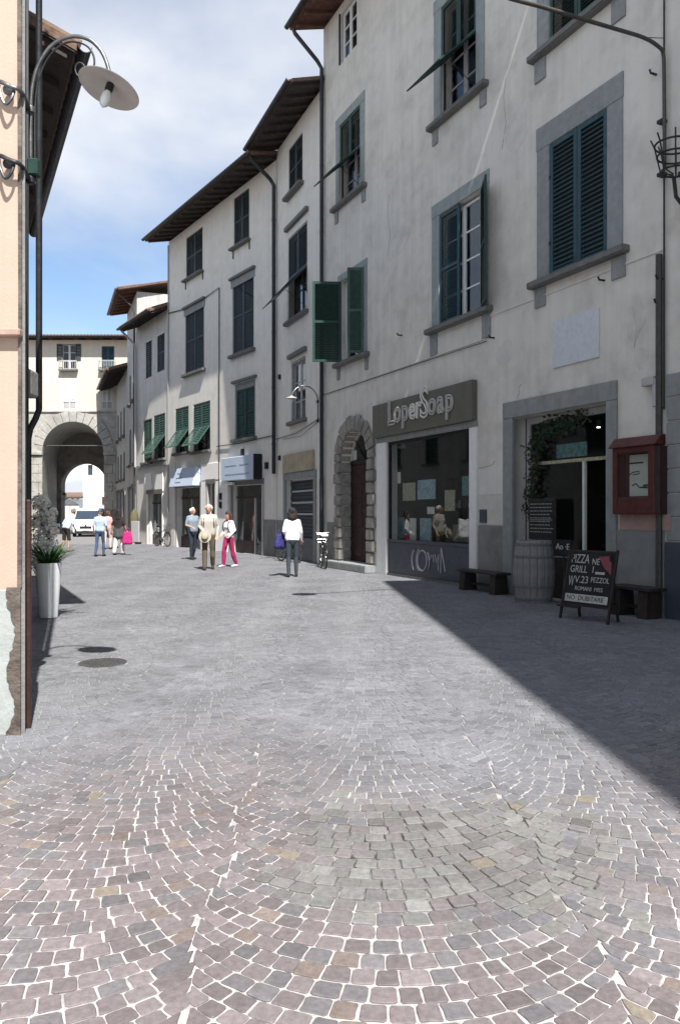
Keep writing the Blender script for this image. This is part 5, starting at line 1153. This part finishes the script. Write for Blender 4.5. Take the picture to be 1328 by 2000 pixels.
# group of three
p1 = ground_at(377, 1093)
person('man in slate blue shirt and dark jeans at left of the trio', p1, 1.72, R(40), (.22, .27, .33), (.028, .035, .05), (.62, .60, .56), stride=.10, sleeve=.6, hairstyle='thin', head_turn=R(20), arms=[((-.24, .02, 1.14), (-.16, -.2, 1.08)), ((.24, .02, 1.14), (.1, -.24, 1.12))])
bag('small black shoulder bag at the hip of the man in slate shirt', (p1.x - .19, p1.y - .03, .80), R(40), .24, .12, .26, 'black_metal', .5)
p2 = ground_at(408, 1113)
person('man in beige jacket and brown trousers walking in the middle of the trio', p2, 1.78, R(8), (.46, .43, .38), (.13, .105, .08), (.72, .70, .66), shoe=(.05, .03, .02), stride=.16, sleeve=1, hairstyle='thin', head_turn=R(-10), loose=.012, arms=[((-.25, .02, 1.14), (-.12, -.2, 1.0)), ((.25, .04, 1.14), (.22, -.08, .92))])
hb_ = empty('straw_hat', (p2.x - .05, p2.y - .30, .93), R(8), 'round straw hat held at the belly of the man in beige', 'hat')
MB().lathe([(.17, .0), (.168, .012), (.095, .02), (.085, .09), (.05, .105), (0, .105)], 28).xf(Matrix.Rotation(R(78), 4, 'X')).build('brim_and_crown', cloth('straw', (.36, .33, .27)), hb_, smooth=True)
MB().lathe([(.097, .022), (.093, .045)], 28).xf(Matrix.Rotation(R(78), 4, 'X')).build('hat_band', cloth('band', (.1, .09, .07)), hb_)
bp_ = empty('backpack', (p2.x, p2.y + .02, 1.0), R(8), 'dark backpack worn by the man in beige jacket', 'backpack')
remesh([([((-.1, .17, .1), .07), ((.1, .17, .1), .07), ((-.09, .17, .36), .06), ((.09, .17, .36), .06)], 0)], 'pack', [cloth('pack', (.03, .035, .045))], bp_, .012, 2)
for s in (-1, 1): MB().tube([(s * .1, .12, .46), (s * .115, .0, .5), (s * .125, -.1, .42), (s * .14, -.125, .26), (s * .15, -.06, .08), (s * .13, .1, .05)], .014, 6).build('strap', cloth('pack', (.03, .035, .045)), bp_)
p3 = ground_at(447, 1108)
person('woman in white top, red scarf and magenta trousers at right of the trio', p3, 1.58, R(-42), (.76, .76, .78), (.30, .025, .10), (.05, .03, .025), shoe=(.6, .58, .56), stride=.15, sleeve=1, hairstyle='bob', female=True, collar=(.40, .03, .05), loose=.01, arms=[((-.22, .02, 1.13), (-.12, -.18, 1.02)), ((.22, .06, 1.15), (.2, -.1, 1.0))])
bp2 = empty('backpack', (p3.x, p3.y, .93), R(-42), 'dark navy backpack worn by the woman in magenta trousers', 'backpack')
remesh([([((-.08, .16, .08), .06), ((.08, .16, .08), .06), ((-.07, .16, .30), .05), ((.07, .16, .30), .05)], 0)], 'pack', [cloth('navy', (.02, .025, .05))], bp2, .012, 2)
for s in (-1, 1): MB().tube([(s * .09, .12, .40), (s * .10, .0, .44), (s * .11, -.11, .36), (s * .125, -.13, .2), (s * .13, -.05, .05), (s * .11, .1, .03)], .013, 6).build('strap', cloth('navy', (.02, .025, .05)), bp2)
# far walkers
p6 = ground_at(196, 1087)
person('person in light blue shirt, dark cap and jeans walking up the street', p6, 1.66, R(176), (.40, .50, .68), (.06, .09, .16), (.05, .08, .16), stride=.12, sleeve=.5, hairstyle='cap', arms=[((-.24, .04, 1.14), (-.2, -.16, 1.0)), ((.24, .05, 1.14), (.25, -.05, .92))])
p7 = ground_at(233, 1084)
person('woman with dark top, grey tunic and white trousers walking up the street', p7, 1.66, R(172), (.035, .03, .032), (.62, .58, .57), (.02, .016, .016), stride=.14, sleeve=.5, hairstyle='long', female=True, loose=.025, arms=[((-.25, .04, 1.14), (-.28, -.03, .93)), ((.25, .05, 1.14), (.29, -.0, .9))])
tu = empty('tunic', (p7.x, p7.y, 0), R(172), 'dark grey tunic worn by the woman carrying the pink bag', 'tunic')
remesh([([((-.1, .0, 1.0), .105), ((.1, .0, 1.0), .105), ((-.13, .03, .72), .10), ((.13, .03, .72), .10), ((0, .08, .70), .1)], 0)], 'skirt_cloth', [cloth('grey', (.075, .072, .075))], tu, .012, 3, .01)
bag('bright pink shopping bag carried by the woman in grey tunic', (p7.x + .33, p7.y - .06, .42), R(20), .32, .14, .46, cloth('pink', (.42, .03, .16)), .16)
p5 = ground_at(130, 1078)
person('man in pale blue shirt and dark shorts bending forward beside the flowers', p5, 1.72, R(150), (.44, .52, .66), (.035, .03, .028), (.25, .2, .16), shoe=(.2, .19, .14), stride=.06, sleeve=.5, shorts=True, lean=.55, hairstyle='short', arms=[((-.26, -.02, 1.1), (-.24, -.2, .95)), ((.26, .02, 1.1), (.24, -.16, .9))])
p8 = ground_at(211, 1073)
person('person in pale pink top walking behind the blue shirted walker', p8, 1.62, R(176), (.62, .36, .36), (.60, .48, .46), (.12, .05, .03), stride=.1, sleeve=.5, hairstyle='short', female=True)
p9 = ground_at(223, 1071)
person('dark haired person in black farthest up the street right of the pink top', p9, 1.72, R(178), (.03, .028, .03), (.5, .42, .41), (.02, .016, .015), stride=.1, sleeve=1, hairstyle='long')
# ================================================================ VAN
vb = Vector((wx(168, 49.3), 49.3, 0))
van = empty('van', (vb.x, vb.y, 0), R(12), 'white van with dark windscreen coming out of the stone archway', 'van'); van.scale = (.86, .86, .86)
def loft(secs, name, m, par, bevel=.0, smooth=True):
    q = MB(); n = len(secs[0])
    for s_ in secs: q.v += [tuple(p) for p in s_]
    for i in range(len(secs) - 1):
        for k in range(n): q.f.append((i * n + k, i * n + (k + 1) % n, (i + 1) * n + (k + 1) % n, (i + 1) * n + k)); q.mi.append(0)
    q.f += [tuple(range(n)), tuple(range((len(secs) - 1) * n, len(secs) * n))]; q.mi += [0, 0]
    return q.build(name, m, par, bevel, smooth, segs=2)
def vsec(y, w, zb_, zt, r=.12, tw=None):
    tw = tw or w; return [(-w + r, y, zb_), (w - r, y, zb_), (w, y, zb_ + r), (w, y, zt * .55), (tw, y, zt - r), (tw - r, y, zt), (-tw + r, y, zt), (-tw, y, zt - r), (-w, y, zt * .55), (-w, y, zb_ + r)]
loft([vsec(.0, .80, .32, .82), vsec(.06, .92, .28, .95), vsec(.35, .98, .27, 1.12, tw=.9), vsec(.75, 1.0, .27, 1.22, tw=.93), vsec(.80, 1.0, .27, 1.24, tw=.93), vsec(1.35, 1.0, .27, 2.02, tw=.86), vsec(1.7, 1.0, .27, 2.14, tw=.88), vsec(5.0, 1.0, .27, 2.16, tw=.9), vsec(5.1, .97, .3, 2.1, tw=.87)], 'body', 'van_white', van)
q = MB().add([(-.86, .86, 1.28), (.86, .86, 1.28), (.78, 1.33, 1.93), (-.78, 1.33, 1.93)], [(0, 1, 2, 3)]).xf(Matrix.Translation((0, -.03, .03))); q.build('windscreen', 'van_glass', van)
for s in (-1, 1):
    MB().add([(s * 1.006, 1.0, 1.22), (s * 1.006, 2.0, 1.22), (s * .95, 2.0, 1.9), (s * .95, 1.42, 1.9)], [(0, 1, 2, 3)]).build('side_window', 'van_glass', van)
    MB().lathe([(0, -.04), (.13, -.03), (.15, .03), (.12, .06), (0, .06)], 14, (s * .74, .07, .86), axis='y').xf(Matrix.Translation((s * .74, .07, .86)) @ Matrix.Diagonal((1.2, 1, .62, 1)) @ Matrix.Translation((-s * .74, -.07, -.86))).build('headlight', 'van_lamp', van, smooth=True)
    MB().lathe([(0, -.02), (.07, -.02), (.07, .05)], 12, (s * .72, .0, .48), axis='y').build('fog_lamp', 'van_dark', van)
    m_ = MB().box(s * 1.05 - .07, s * 1.05 + .07, .95, 1.05, 1.3, 1.56).build('mirror', 'van_dark', van, .03, segs=2)
    MB().box(s * .9, s * 1.02, .98, 1.02, 1.3, 1.34).build('mirror_arm', 'van_dark', van)
    for y in (.95, 4.1):
        wl_ = MB().lathe([(.20, -.11), (.30, -.11), (.33, -.08), (.33, .08), (.30, .11), (.20, .11)], 24, (s * .90, y, .33), axis='x').build('wheel', 'rubber', van, smooth=True)
        MB().lathe([(0, -.105), (.2, -.105), (.21, -.08), (.21, .08), (.2, .105), (0, .105)], 18, (s * .90, y, .33), axis='x').build('rim', 'galvan', wl_)
MB().box(-.42, .42, -.03, .05, .62, .80).build('grille', 'van_dark', van, .02); MB().box(-.8, .8, -.03, .03, .30, .44).build('bumper', 'van_dark', van, .03)
MB().box(-.26, .26, -.05, -.035, .47, .57).build('number_plate', 'paper', van)
for a, b in ((-.7, .1), (.05, .75)): MB().tube([(a, .86, 1.30), (a + .1, .90, 1.36), (b, 1.04, 1.50)], .012, 5).build('wiper', 'van_dark', van)
MB().lathe([(0, -.02), (.07, -.015), (.07, .02)], 16, (0, -.02, .87), axis='y').build('badge', 'galvan', van)
# ================================================================ BICYCLES
def bicycle(label, pos, rz, colm, white=True):
    b = empty('bicycle', (pos[0], pos[1], GZ), rz, label, 'bicycle'); r = .33
    for x in (-.52, .52):
        w = MB().torus((x, 0, r), r - .018, .018, 'y', 32, 8).build('wheel', 'rubber', b, smooth=True)
        MB().torus((x, 0, r), r - .042, .010, 'y', 32, 6).build('rim', 'chrome', w, smooth=True)
        q = MB().lathe([(.02, -.04), (.02, .04)], 8, (x, 0, r), axis='y')
        for k in range(14): t = 2 * math.pi * k / 14; q.tube([(x, .02 * (-1) ** k, r), (x + (r - .04) * math.cos(t), 0, r + (r - .04) * math.sin(t))], .0025, 4)
        q.build('spokes', 'chrome', w)
        MB().torus((x, 0, r), r + .02, .014, 'y', 18, 6, a0=20 if x > 0 else 30, a1=165).build('mudguard', 'white_paint' if (white and x > 0) else 'black_metal', b)
    bb = (-.06, 0, .28); st = (-.22, 0, .80); hd_ = (.34, 0, .80); hb = (.37, 0, .66)
    q = MB()
    for a, c in ((bb, st), (bb, hb), ((-.17, 0, .62), hd_), ((-.52, .05, r), bb), ((-.52, -.05, r), bb), ((-.52, .05, r), (-.2, 0, .72)), ((-.52, -.05, r), (-.2, 0, .72)), (hd_, hb)): q.tube([a, c], .015, 8)
    q.build('frame', colm, b, smooth=True)
    MB().tube([hb, (.42, .05, .55), (.52, .05, r)], .011, 8).tube([hb, (.42, -.05, .55), (.52, -.05, r)], .011, 8).build('fork', colm, b)
    MB().tube([hd_, (.31, 0, .95)], .012, 8).tube([(.2, .28, 1.0), (.32, .2, 1.0), (.34, 0, .96), (.32, -.2, 1.0), (.2, -.28, 1.0)], .011, 8).build('handlebar', 'chrome', b, smooth=True)
    for s in (-1, 1): MB().tube([(.2, s * .28, 1.0), (.1, s * .29, .99)], .016, 8).build('grip', 'rubber', b)
    MB().tube([st, (-.24, 0, .9)], .012, 8).build('seat_post', 'chrome', b)
    remesh([([((-.34, -.06, .93), .045), ((-.34, .06, .93), .045), ((-.08, 0, .93), .022)], 0)], 'saddle', ['white_paint' if white else 'black_metal'], b, .012, 2)
    MB().lathe([(.09, -.01), (.09, .01)], 20, (bb[0], .05, bb[2]), axis='y').tube([bb, (.02, .08, .13)], .009, 6).tube([bb, (-.14, -.08, .42)], .009, 6).build('crank', 'chrome', b)
    for x, y, z in ((.02, .11, .12), (-.14, -.11, .43)): MB().box(x - .045, x + .045, y - .03, y + .03, z - .01, z + .01).build('pedal', 'rubber', b)
    MB().tube([(-.06, .05, .37), (-.52, .05, .38)], .006, 5).tube([(-.06, .05, .19), (-.52, .05, .28)], .006, 5).build('chain', 'black_metal', b)
    bk_ = MB()
    for z_, e in ((.72, .12), (.80, .135), (.94, .15)): bk_.tube([(.48 - e, -e, z_), (.48 + e, -e, z_), (.48 + e, e, z_), (.48 - e, e, z_), (.48 - e, -e, z_)], .006, 5)
    for k in range(6):
        t = -1 + 2 * k / 5
        for sx, sy in ((t, -1), (t, 1), (-1, t), (1, t)): bk_.tube([(.48 + sx * .12, sy * .12, .72), (.48 + sx * .15, sy * .15, .94)], .004, 4)
    bk_.build('basket', 'chrome', b)
    MB().tube([(-.06, .03, .26), (-.12, .14, .01)], .009, 6).build('kickstand', 'chrome', b)
    return b
bicycle('bicycle with white saddle parked against the arched doorway stones', ground_at(632, 1109), FB.rz + R(165), 'black_metal')
bicycle('dark bicycle parked behind the white saddled one', FB.P(FB.u(597), .55), FB.rz + R(12), 'slate_paint', False)
bicycle('dark bicycle leaning by the shop of the low pale house', FC.P(FC.u(331), .35), FC.rz + R(6), 'black_metal', False)
# olive folded parasol and advertising stand further up
um_ = FE.P(FE.u(262), .7); um_ = ground_at(263, 1062)
u_ = empty('folded_parasol', (um_.x, um_.y, 0), 0, 'folded olive parasol on a round base by the low house', 'parasol')
MB().lathe([(.03, .75), (.20, .8), (.24, 1.1), (.19, 1.5), (.06, 1.72), (0, 1.75)], 14).build('canopy', cloth('olive', (.12, .11, .06)), u_, smooth=True)
MB().tube([(0, 0, 0), (0, 0, 1.85)], .022, 8).build('pole', 'galvan', u_); MB().lathe([(.34, 0), (.34, .07), (.1, .12), (0, .12)], 20).build('base', 'gate_stone', u_)
ad = FD.P(FD.u(284), .5)
a_ = empty('shop_board', (ad.x, ad.y, 0), FD.rz + R(20), 'small grey upright board outside the low pale house', 'sign board')
MB().box(-.3, .3, -.03, .03, .1, 1.15).build('panel', 'frame_grey', a_, .01)
for s in (-1, 1): MB().box(s * .25 - .03, s * .25 + .03, -.16, .16, 0, .1).build('foot', 'iron_dark', a_)
# ================================================================ POT, FLOWERS
pp = ground_at(96, 1207)
pot = empty('planter', (pp.x, pp.y, GZ), 0, 'tall tapered white planter with green spiky plant on the left', 'planter')
MB().lathe([(.115, 0), (.13, .01), (.185, .80), (.188, .83), (.172, .83), (.165, .76), (0, .76)], 40).build('pot', 'pot_white', pot, smooth=True)
MB().lathe([(.166, .755), (.1, .775), (0, .78)], 20).build('soil', 'soil', pot)
rg = random.Random(11); lm = []
for v_ in range(5):
    l = .34 + .05 * v_; w_ = .026 + .004 * (v_ % 3); q = MB(); n = 6; bend = .10 + .09 * v_
    for i in range(n + 1):
        t = i / n; ww = w_ * (1 - t) ** .6 * (.55 + 1.2 * t * (1 - t) * 2); x = bend * t * t; z = l * (t - .18 * bend * t * t)
        q.v += [(x, -ww, z + .004), (x - .006, 0, z), (x, ww, z + .004)]
    for i in range(n):
        for j in range(2): q.f.append((i * 3 + j, i * 3 + j + 1, i * 3 + 4 + j, i * 3 + 3 + j)); q.mi.append(0)
    lm.append(q)
pr_ = []
for k in range(85):
    a = rg.uniform(0, 6.283); rr = rg.uniform(.0, .12); i = k % 5
    if len(pr_) < 5: o = lm[i].build('leaf', 'leaf', pot); pr_.append(o)
    else: o = linkcopy(pr_[i], pot)
    o.location = (rr * math.cos(a), rr * math.sin(a), .76); o.rotation_euler = (0, rg.uniform(.0, .55), a); s_ = rg.uniform(.7, 1.05); o.scale = (s_,) * 3
def flowers(name, label, cat, base, clumps, n, stem_pts, leafn=150, sz=.035, seed=5):
    r = empty(name, base, 0, label, cat); rg = random.Random(seed)
    q = MB(); ql = MB()
    for (c, rad_), k in [(clumps[i % len(clumps)], i) for i in range(n)]:
        d = Vector((rg.gauss(0, 1), rg.gauss(0, 1), rg.gauss(0, 1))).normalized() * rad_ * rg.random() ** .35; p = Vector(c) + d
        # a five petal blossom
        nrm = (d.normalized() + Vector((rg.uniform(-.5, .5), rg.uniform(-.7, .1), rg.uniform(0, .6)))).normalized(); a = nrm.orthogonal().normalized(); b = nrm.cross(a); s_ = sz * rg.uniform(.7, 1.25)
        for j in range(5):
            t = 6.283 * j / 5 + rg.random(); e = a * math.cos(t) + b * math.sin(t); f = a * math.cos(t + .55) + b * math.sin(t + .55); g_ = a * math.cos(t - .55) + b * math.sin(t - .55)
            q.add([p, p + g_ * s_ * .6 + nrm * s_ * .25, p + e * s_ + nrm * s_ * .2, p + f * s_ * .6 + nrm * s_ * .25], [(0, 1, 2, 3)])
    for i in range(leafn):
        c, rad_ = clumps[i % len(clumps)]; p = Vector(c) + Vector((rg.gauss(0, 1), rg.gauss(0, 1), rg.gauss(0, 1))).normalized() * rad_ * rg.uniform(.5, 1.1)
        d = Vector((rg.gauss(0, 1), rg.gauss(0, 1), rg.gauss(0, .6))).normalized(); s_ = rg.uniform(.04, .07); sd_ = d.orthogonal().normalized()
        ql.add([p, p + d * s_ * .5 + sd_ * s_ * .28, p + d * s_, p + d * s_ * .5 - sd_ * s_ * .28], [(0, 1, 2, 3)])
    q.build('blossom', 'petal', r)['kind'] = 'stuff'; ql.build('foliage', 'leaf_dark', r)['kind'] = 'stuff'
    st = MB()
    for s_ in stem_pts: st.tube(s_, [.02] + [.012] * (len(s_) - 1), 6)
    st.build('stem', 'stem', r); return r
fb = (wx(82, 13.0), 13.0, 0)
flowers('flowering_shrub', 'white flowering shrub climbing the wall behind the tall planter', 'shrub', fb, [((-.02, 0, 1.75), .15), ((.10, .0, 1.55), .17), ((-.08, .0, 1.42), .16), ((.17, -.05, 1.32), .15), ((.02, -.03, 1.12), .20), ((-.1, -.05, .85), .18), ((.18, -.05, .98), .17), ((.05, -.08, .68), .16)], 1500, [[(0, 0, 0), (.03, .02, .6), (-.03, .0, 1.2), (0, 0, 1.8)], [(.03, .0, .0), (.1, -.02, .7), (.17, -.05, 1.3)], [(-.03, 0, 0), (-.1, -.05, .85)]], 260)
# ================================================================ TAVERN FURNITURE
bp = FA.P(FA.u(1042, .42), .42)
brl = empty('barrel', (bp.x, bp.y, GZ), FA.rz, 'weathered grey wooden barrel standing in the tavern doorway', 'barrel')
hh_ = FA.z(1042, 1056, .42); nst = 18; rb_ = .37
prof = [(rb_ * .82, 0), (rb_ * .93, hh_ * .2), (rb_, hh_ * .5), (rb_ * .93, hh_ * .8), (rb_ * .82, hh_)]
stv = None
for k in range(nst):
    q = MB(); a0, a1 = -math.pi / nst + .012, math.pi / nst - .012
    for r_, z_ in prof: q.v += [(r_ * math.cos(a0), r_ * math.sin(a0), z_), (r_ * 1.012, 0, z_), (r_ * math.cos(a1), r_ * math.sin(a1), z_), ((r_ - .03) * math.cos(a1), (r_ - .03) * math.sin(a1), z_), ((r_ - .03) * math.cos(a0), (r_ - .03) * math.sin(a0), z_)]
    for i in range(4):
        for j in range(5): q.f.append((i * 5 + j, i * 5 + (j + 1) % 5, i * 5 + 5 + (j + 1) % 5, i * 5 + 5 + j)); q.mi.append(0)
    q.f += [(4, 3, 2, 1, 0), (20, 21, 22, 23, 24)]; q.mi += [0, 0]
    if stv is None: stv = q.build('stave', 'barrel_wood', brl)
    else: linkcopy(stv, brl, None, (0, 0, 2 * math.pi * k / nst))
stv.rotation_euler = (0, 0, 0)
for f_ in (.06, .26, .74, .94):
    r_ = rb_ * (.82 + .18 * (1 - abs(f_ - .5) * 2) ** .7) + .008; MB().lathe([(r_, hh_ * f_ - .025), (r_ + .006, hh_ * f_ - .02), (r_ + .006, hh_ * f_ + .02), (r_, hh_ * f_ + .025)], 32, caps=False).build('hoop', 'serena_dark', brl)
MB().lathe([(0, hh_ - .05), (rb_ * .80, hh_ - .05), (rb_ * .80, hh_ - .02), (0, hh_ - .02)], 24).build('lid', 'barrel_wood', brl)
# small price card on the barrel end
sgn = empty('chalk_card', FA.P(FA.u(1098, .35), .35, FA.z(1098, 1068, .35)), FA.rz, 'small black chalk card lettered in white above the easel board', 'sign')
MB().box(-.17, .22, -.012, .012, -.12, .12).build('card', 'chalk_board', sgn); text_part('Ao ·E', .15, 'chalk_line', 'chalk', sgn, (.02, -.016, .0)); MB().tube([(.02, .01, -.12), (.02, .01, -(FA.z(1098, 1068, .35) - .0))], .014, 6).build('post', 'dark_wood', sgn)
# A-board
ab = ground_at(1138, 1214); abr = FA.rz + R(10)
A_ = empty('easel_board', (ab.x, ab.y, GZ), abr, 'tilted chalk menu easel with white lettered strips outside the tavern', 'menu board')
T = Matrix.Rotation(R(-13), 4, 'X')
W2, z0_, z1_ = .40, .24, 1.02
MB().box(-W2, W2, -.012, .012, z0_, z1_).xf(T).build('board', 'chalk_board', A_, .004)
for x in (-W2 - .03, W2): MB().box(x, x + .03, -.02, .02, .0, z1_ + .05).xf(T).build('leg', 'dark_wood', A_, .004)
for zz2 in (z0_ - .03, z1_): MB().box(-W2, W2, -.018, .018, zz2, zz2 + .03).xf(T).build('rail', 'dark_wood', A_)
MB().box(-W2 - .06, -.05, -.07, -.02, z0_ - .07, z0_ - .035).xf(T).build('ledge', 'dark_wood', A_)
T2_ = Matrix.Translation((0, .36, 0)) @ Matrix.Rotation(R(10), 4, 'X')
for x in (-W2 + .05, W2 - .08): MB().box(x, x + .03, -.02, .02, .0, 1.0).xf(T2_).build('leg', 'dark_wood', A_, .004)
MB().box(-W2 + .08, W2 - .08, -.012, .012, .25, .28).xf(T2_).build('rail', 'dark_wood', A_)
def strip(x0, x1, za, zb__, m='chalk', y=-.016):
    MB().box(x0, x1, y, y + .003, za, zb__).xf(T).build('paper_strip', m, A_)
def lett(s, size, x, z, m='chalk', sx=1, y=-.017, al='LEFT'):
    o = text_part(s, size, 'chalk_line', m, A_, (0, 0, 0), (0, 0, 0), align=al, ext=.001)
    o.scale = (1, 1, 1); T3 = T @ Matrix.Translation((x, y, z)) @ Matrix.Rotation(R(90), 4, 'X') @ Matrix.Diagonal((sx, 1, 1, 1)); o.data.transform(T3); return o
lett('PIZZA', .19, -.35, .91, sx=.62); lett('NE', .13, .02, .88, sx=.8)
lett('GRILL', .15, -.35, .755, sx=.8); strip(.10, .26, .70, .735); lett('I', .14, .04, .76)
lett('W', .22, -.35, .57, sx=.45); lett('V.23', .15, -.24, .60, sx=.9); lett('PEZZOL', .11, .04, .61, sx=.8)
lett('ROMANI  MISS', .085, -.22, .47, sx=.9)
strip(-.37, .37, .27, .385); lett('NO  DUBITARE', .095, -.34, .327, 'chalk_board', sx=1.0, y=-.0185)
q = MB().add([(.12, -.016, .96), (.34, -.016, .98), (.37, -.016, .70), (.24, -.016, .80)], [(0, 1, 2, 3)]).xf(T); q.build('chalk_drawing', 'chalk_red', A_)
# benches
def bench(label, px0, px1, w, ln_, h, plank):
    c = FA.P((FA.u(px0, w) + FA.u(px1, w)) / 2, w); b = empty('bench', (c.x, c.y, GZ), FA.rz, label, 'bench'); L_ = FA.u(px1, w) - FA.u(px0, w)
    for s in (-1, 1): MB().prism([(-.17, 0), (.17, 0), (.14, h - .05), (-.14, h - .05)], s * (L_ / 2 - .16) - .09, s * (L_ / 2 - .16) + .09, 'x').build('leg', 'dark_wood', b, .008)
    for k in range(plank): y = -.17 + .36 * k / plank; MB().box(-L_ / 2, L_ / 2, y, y + .36 / plank - .012, h - .05, h).build('plank', 'dark_wood', b, .006)
    MB().box(-L_ / 2 + .1, L_ / 2 - .1, -.02, .02, .12, .17).build('stretcher', 'dark_wood', b, .004); return b
bench('low dark wooden bench between the soap shop and the tavern door', 905, 983, .3, 1.2, .42, 3)
bench('dark wooden bench under the red menu case', 1200, 1284, .3, 1.0, .46, 3)
# hanging dark creeper in the tavern doorway
cr_ = empty('creeper', FA.P(0), FA.rz, 'dark leafy creeper hanging inside the tavern door frame', 'plant'); rg = random.Random(8)
q = MB(); st = MB()
path = [(1032, 1000), (1040, 950), (1045, 900), (1048, 860), (1062, 842), (1085, 832), (1110, 824), (1140, 814)]
P3 = [Vector((FA.u(x, -.22), .22, FA.z(x, y, -.22))) for x, y in path]; st.tube(P3, .016, 6)
for i in range(900):
    k = rg.randrange(len(P3) - 1); p = P3[k].lerp(P3[k + 1], rg.random()) + Vector((rg.gauss(0, .10), rg.uniform(-.07, .06), rg.gauss(0, .10)))
    d = Vector((rg.gauss(0, 1), rg.gauss(0, 1), rg.gauss(0, 1))).normalized(); s_ = rg.uniform(.05, .09); e = d.orthogonal().normalized()
    q.add([p, p + d * s_ * .5 + e * s_ * .35, p + d * s_, p + d * s_ * .5 - e * s_ * .35], [(0, 1, 2, 3)])
q.build('foliage', 'leaf_dark', cr_)['kind'] = 'stuff'; st.build('stem', 'stem', cr_)
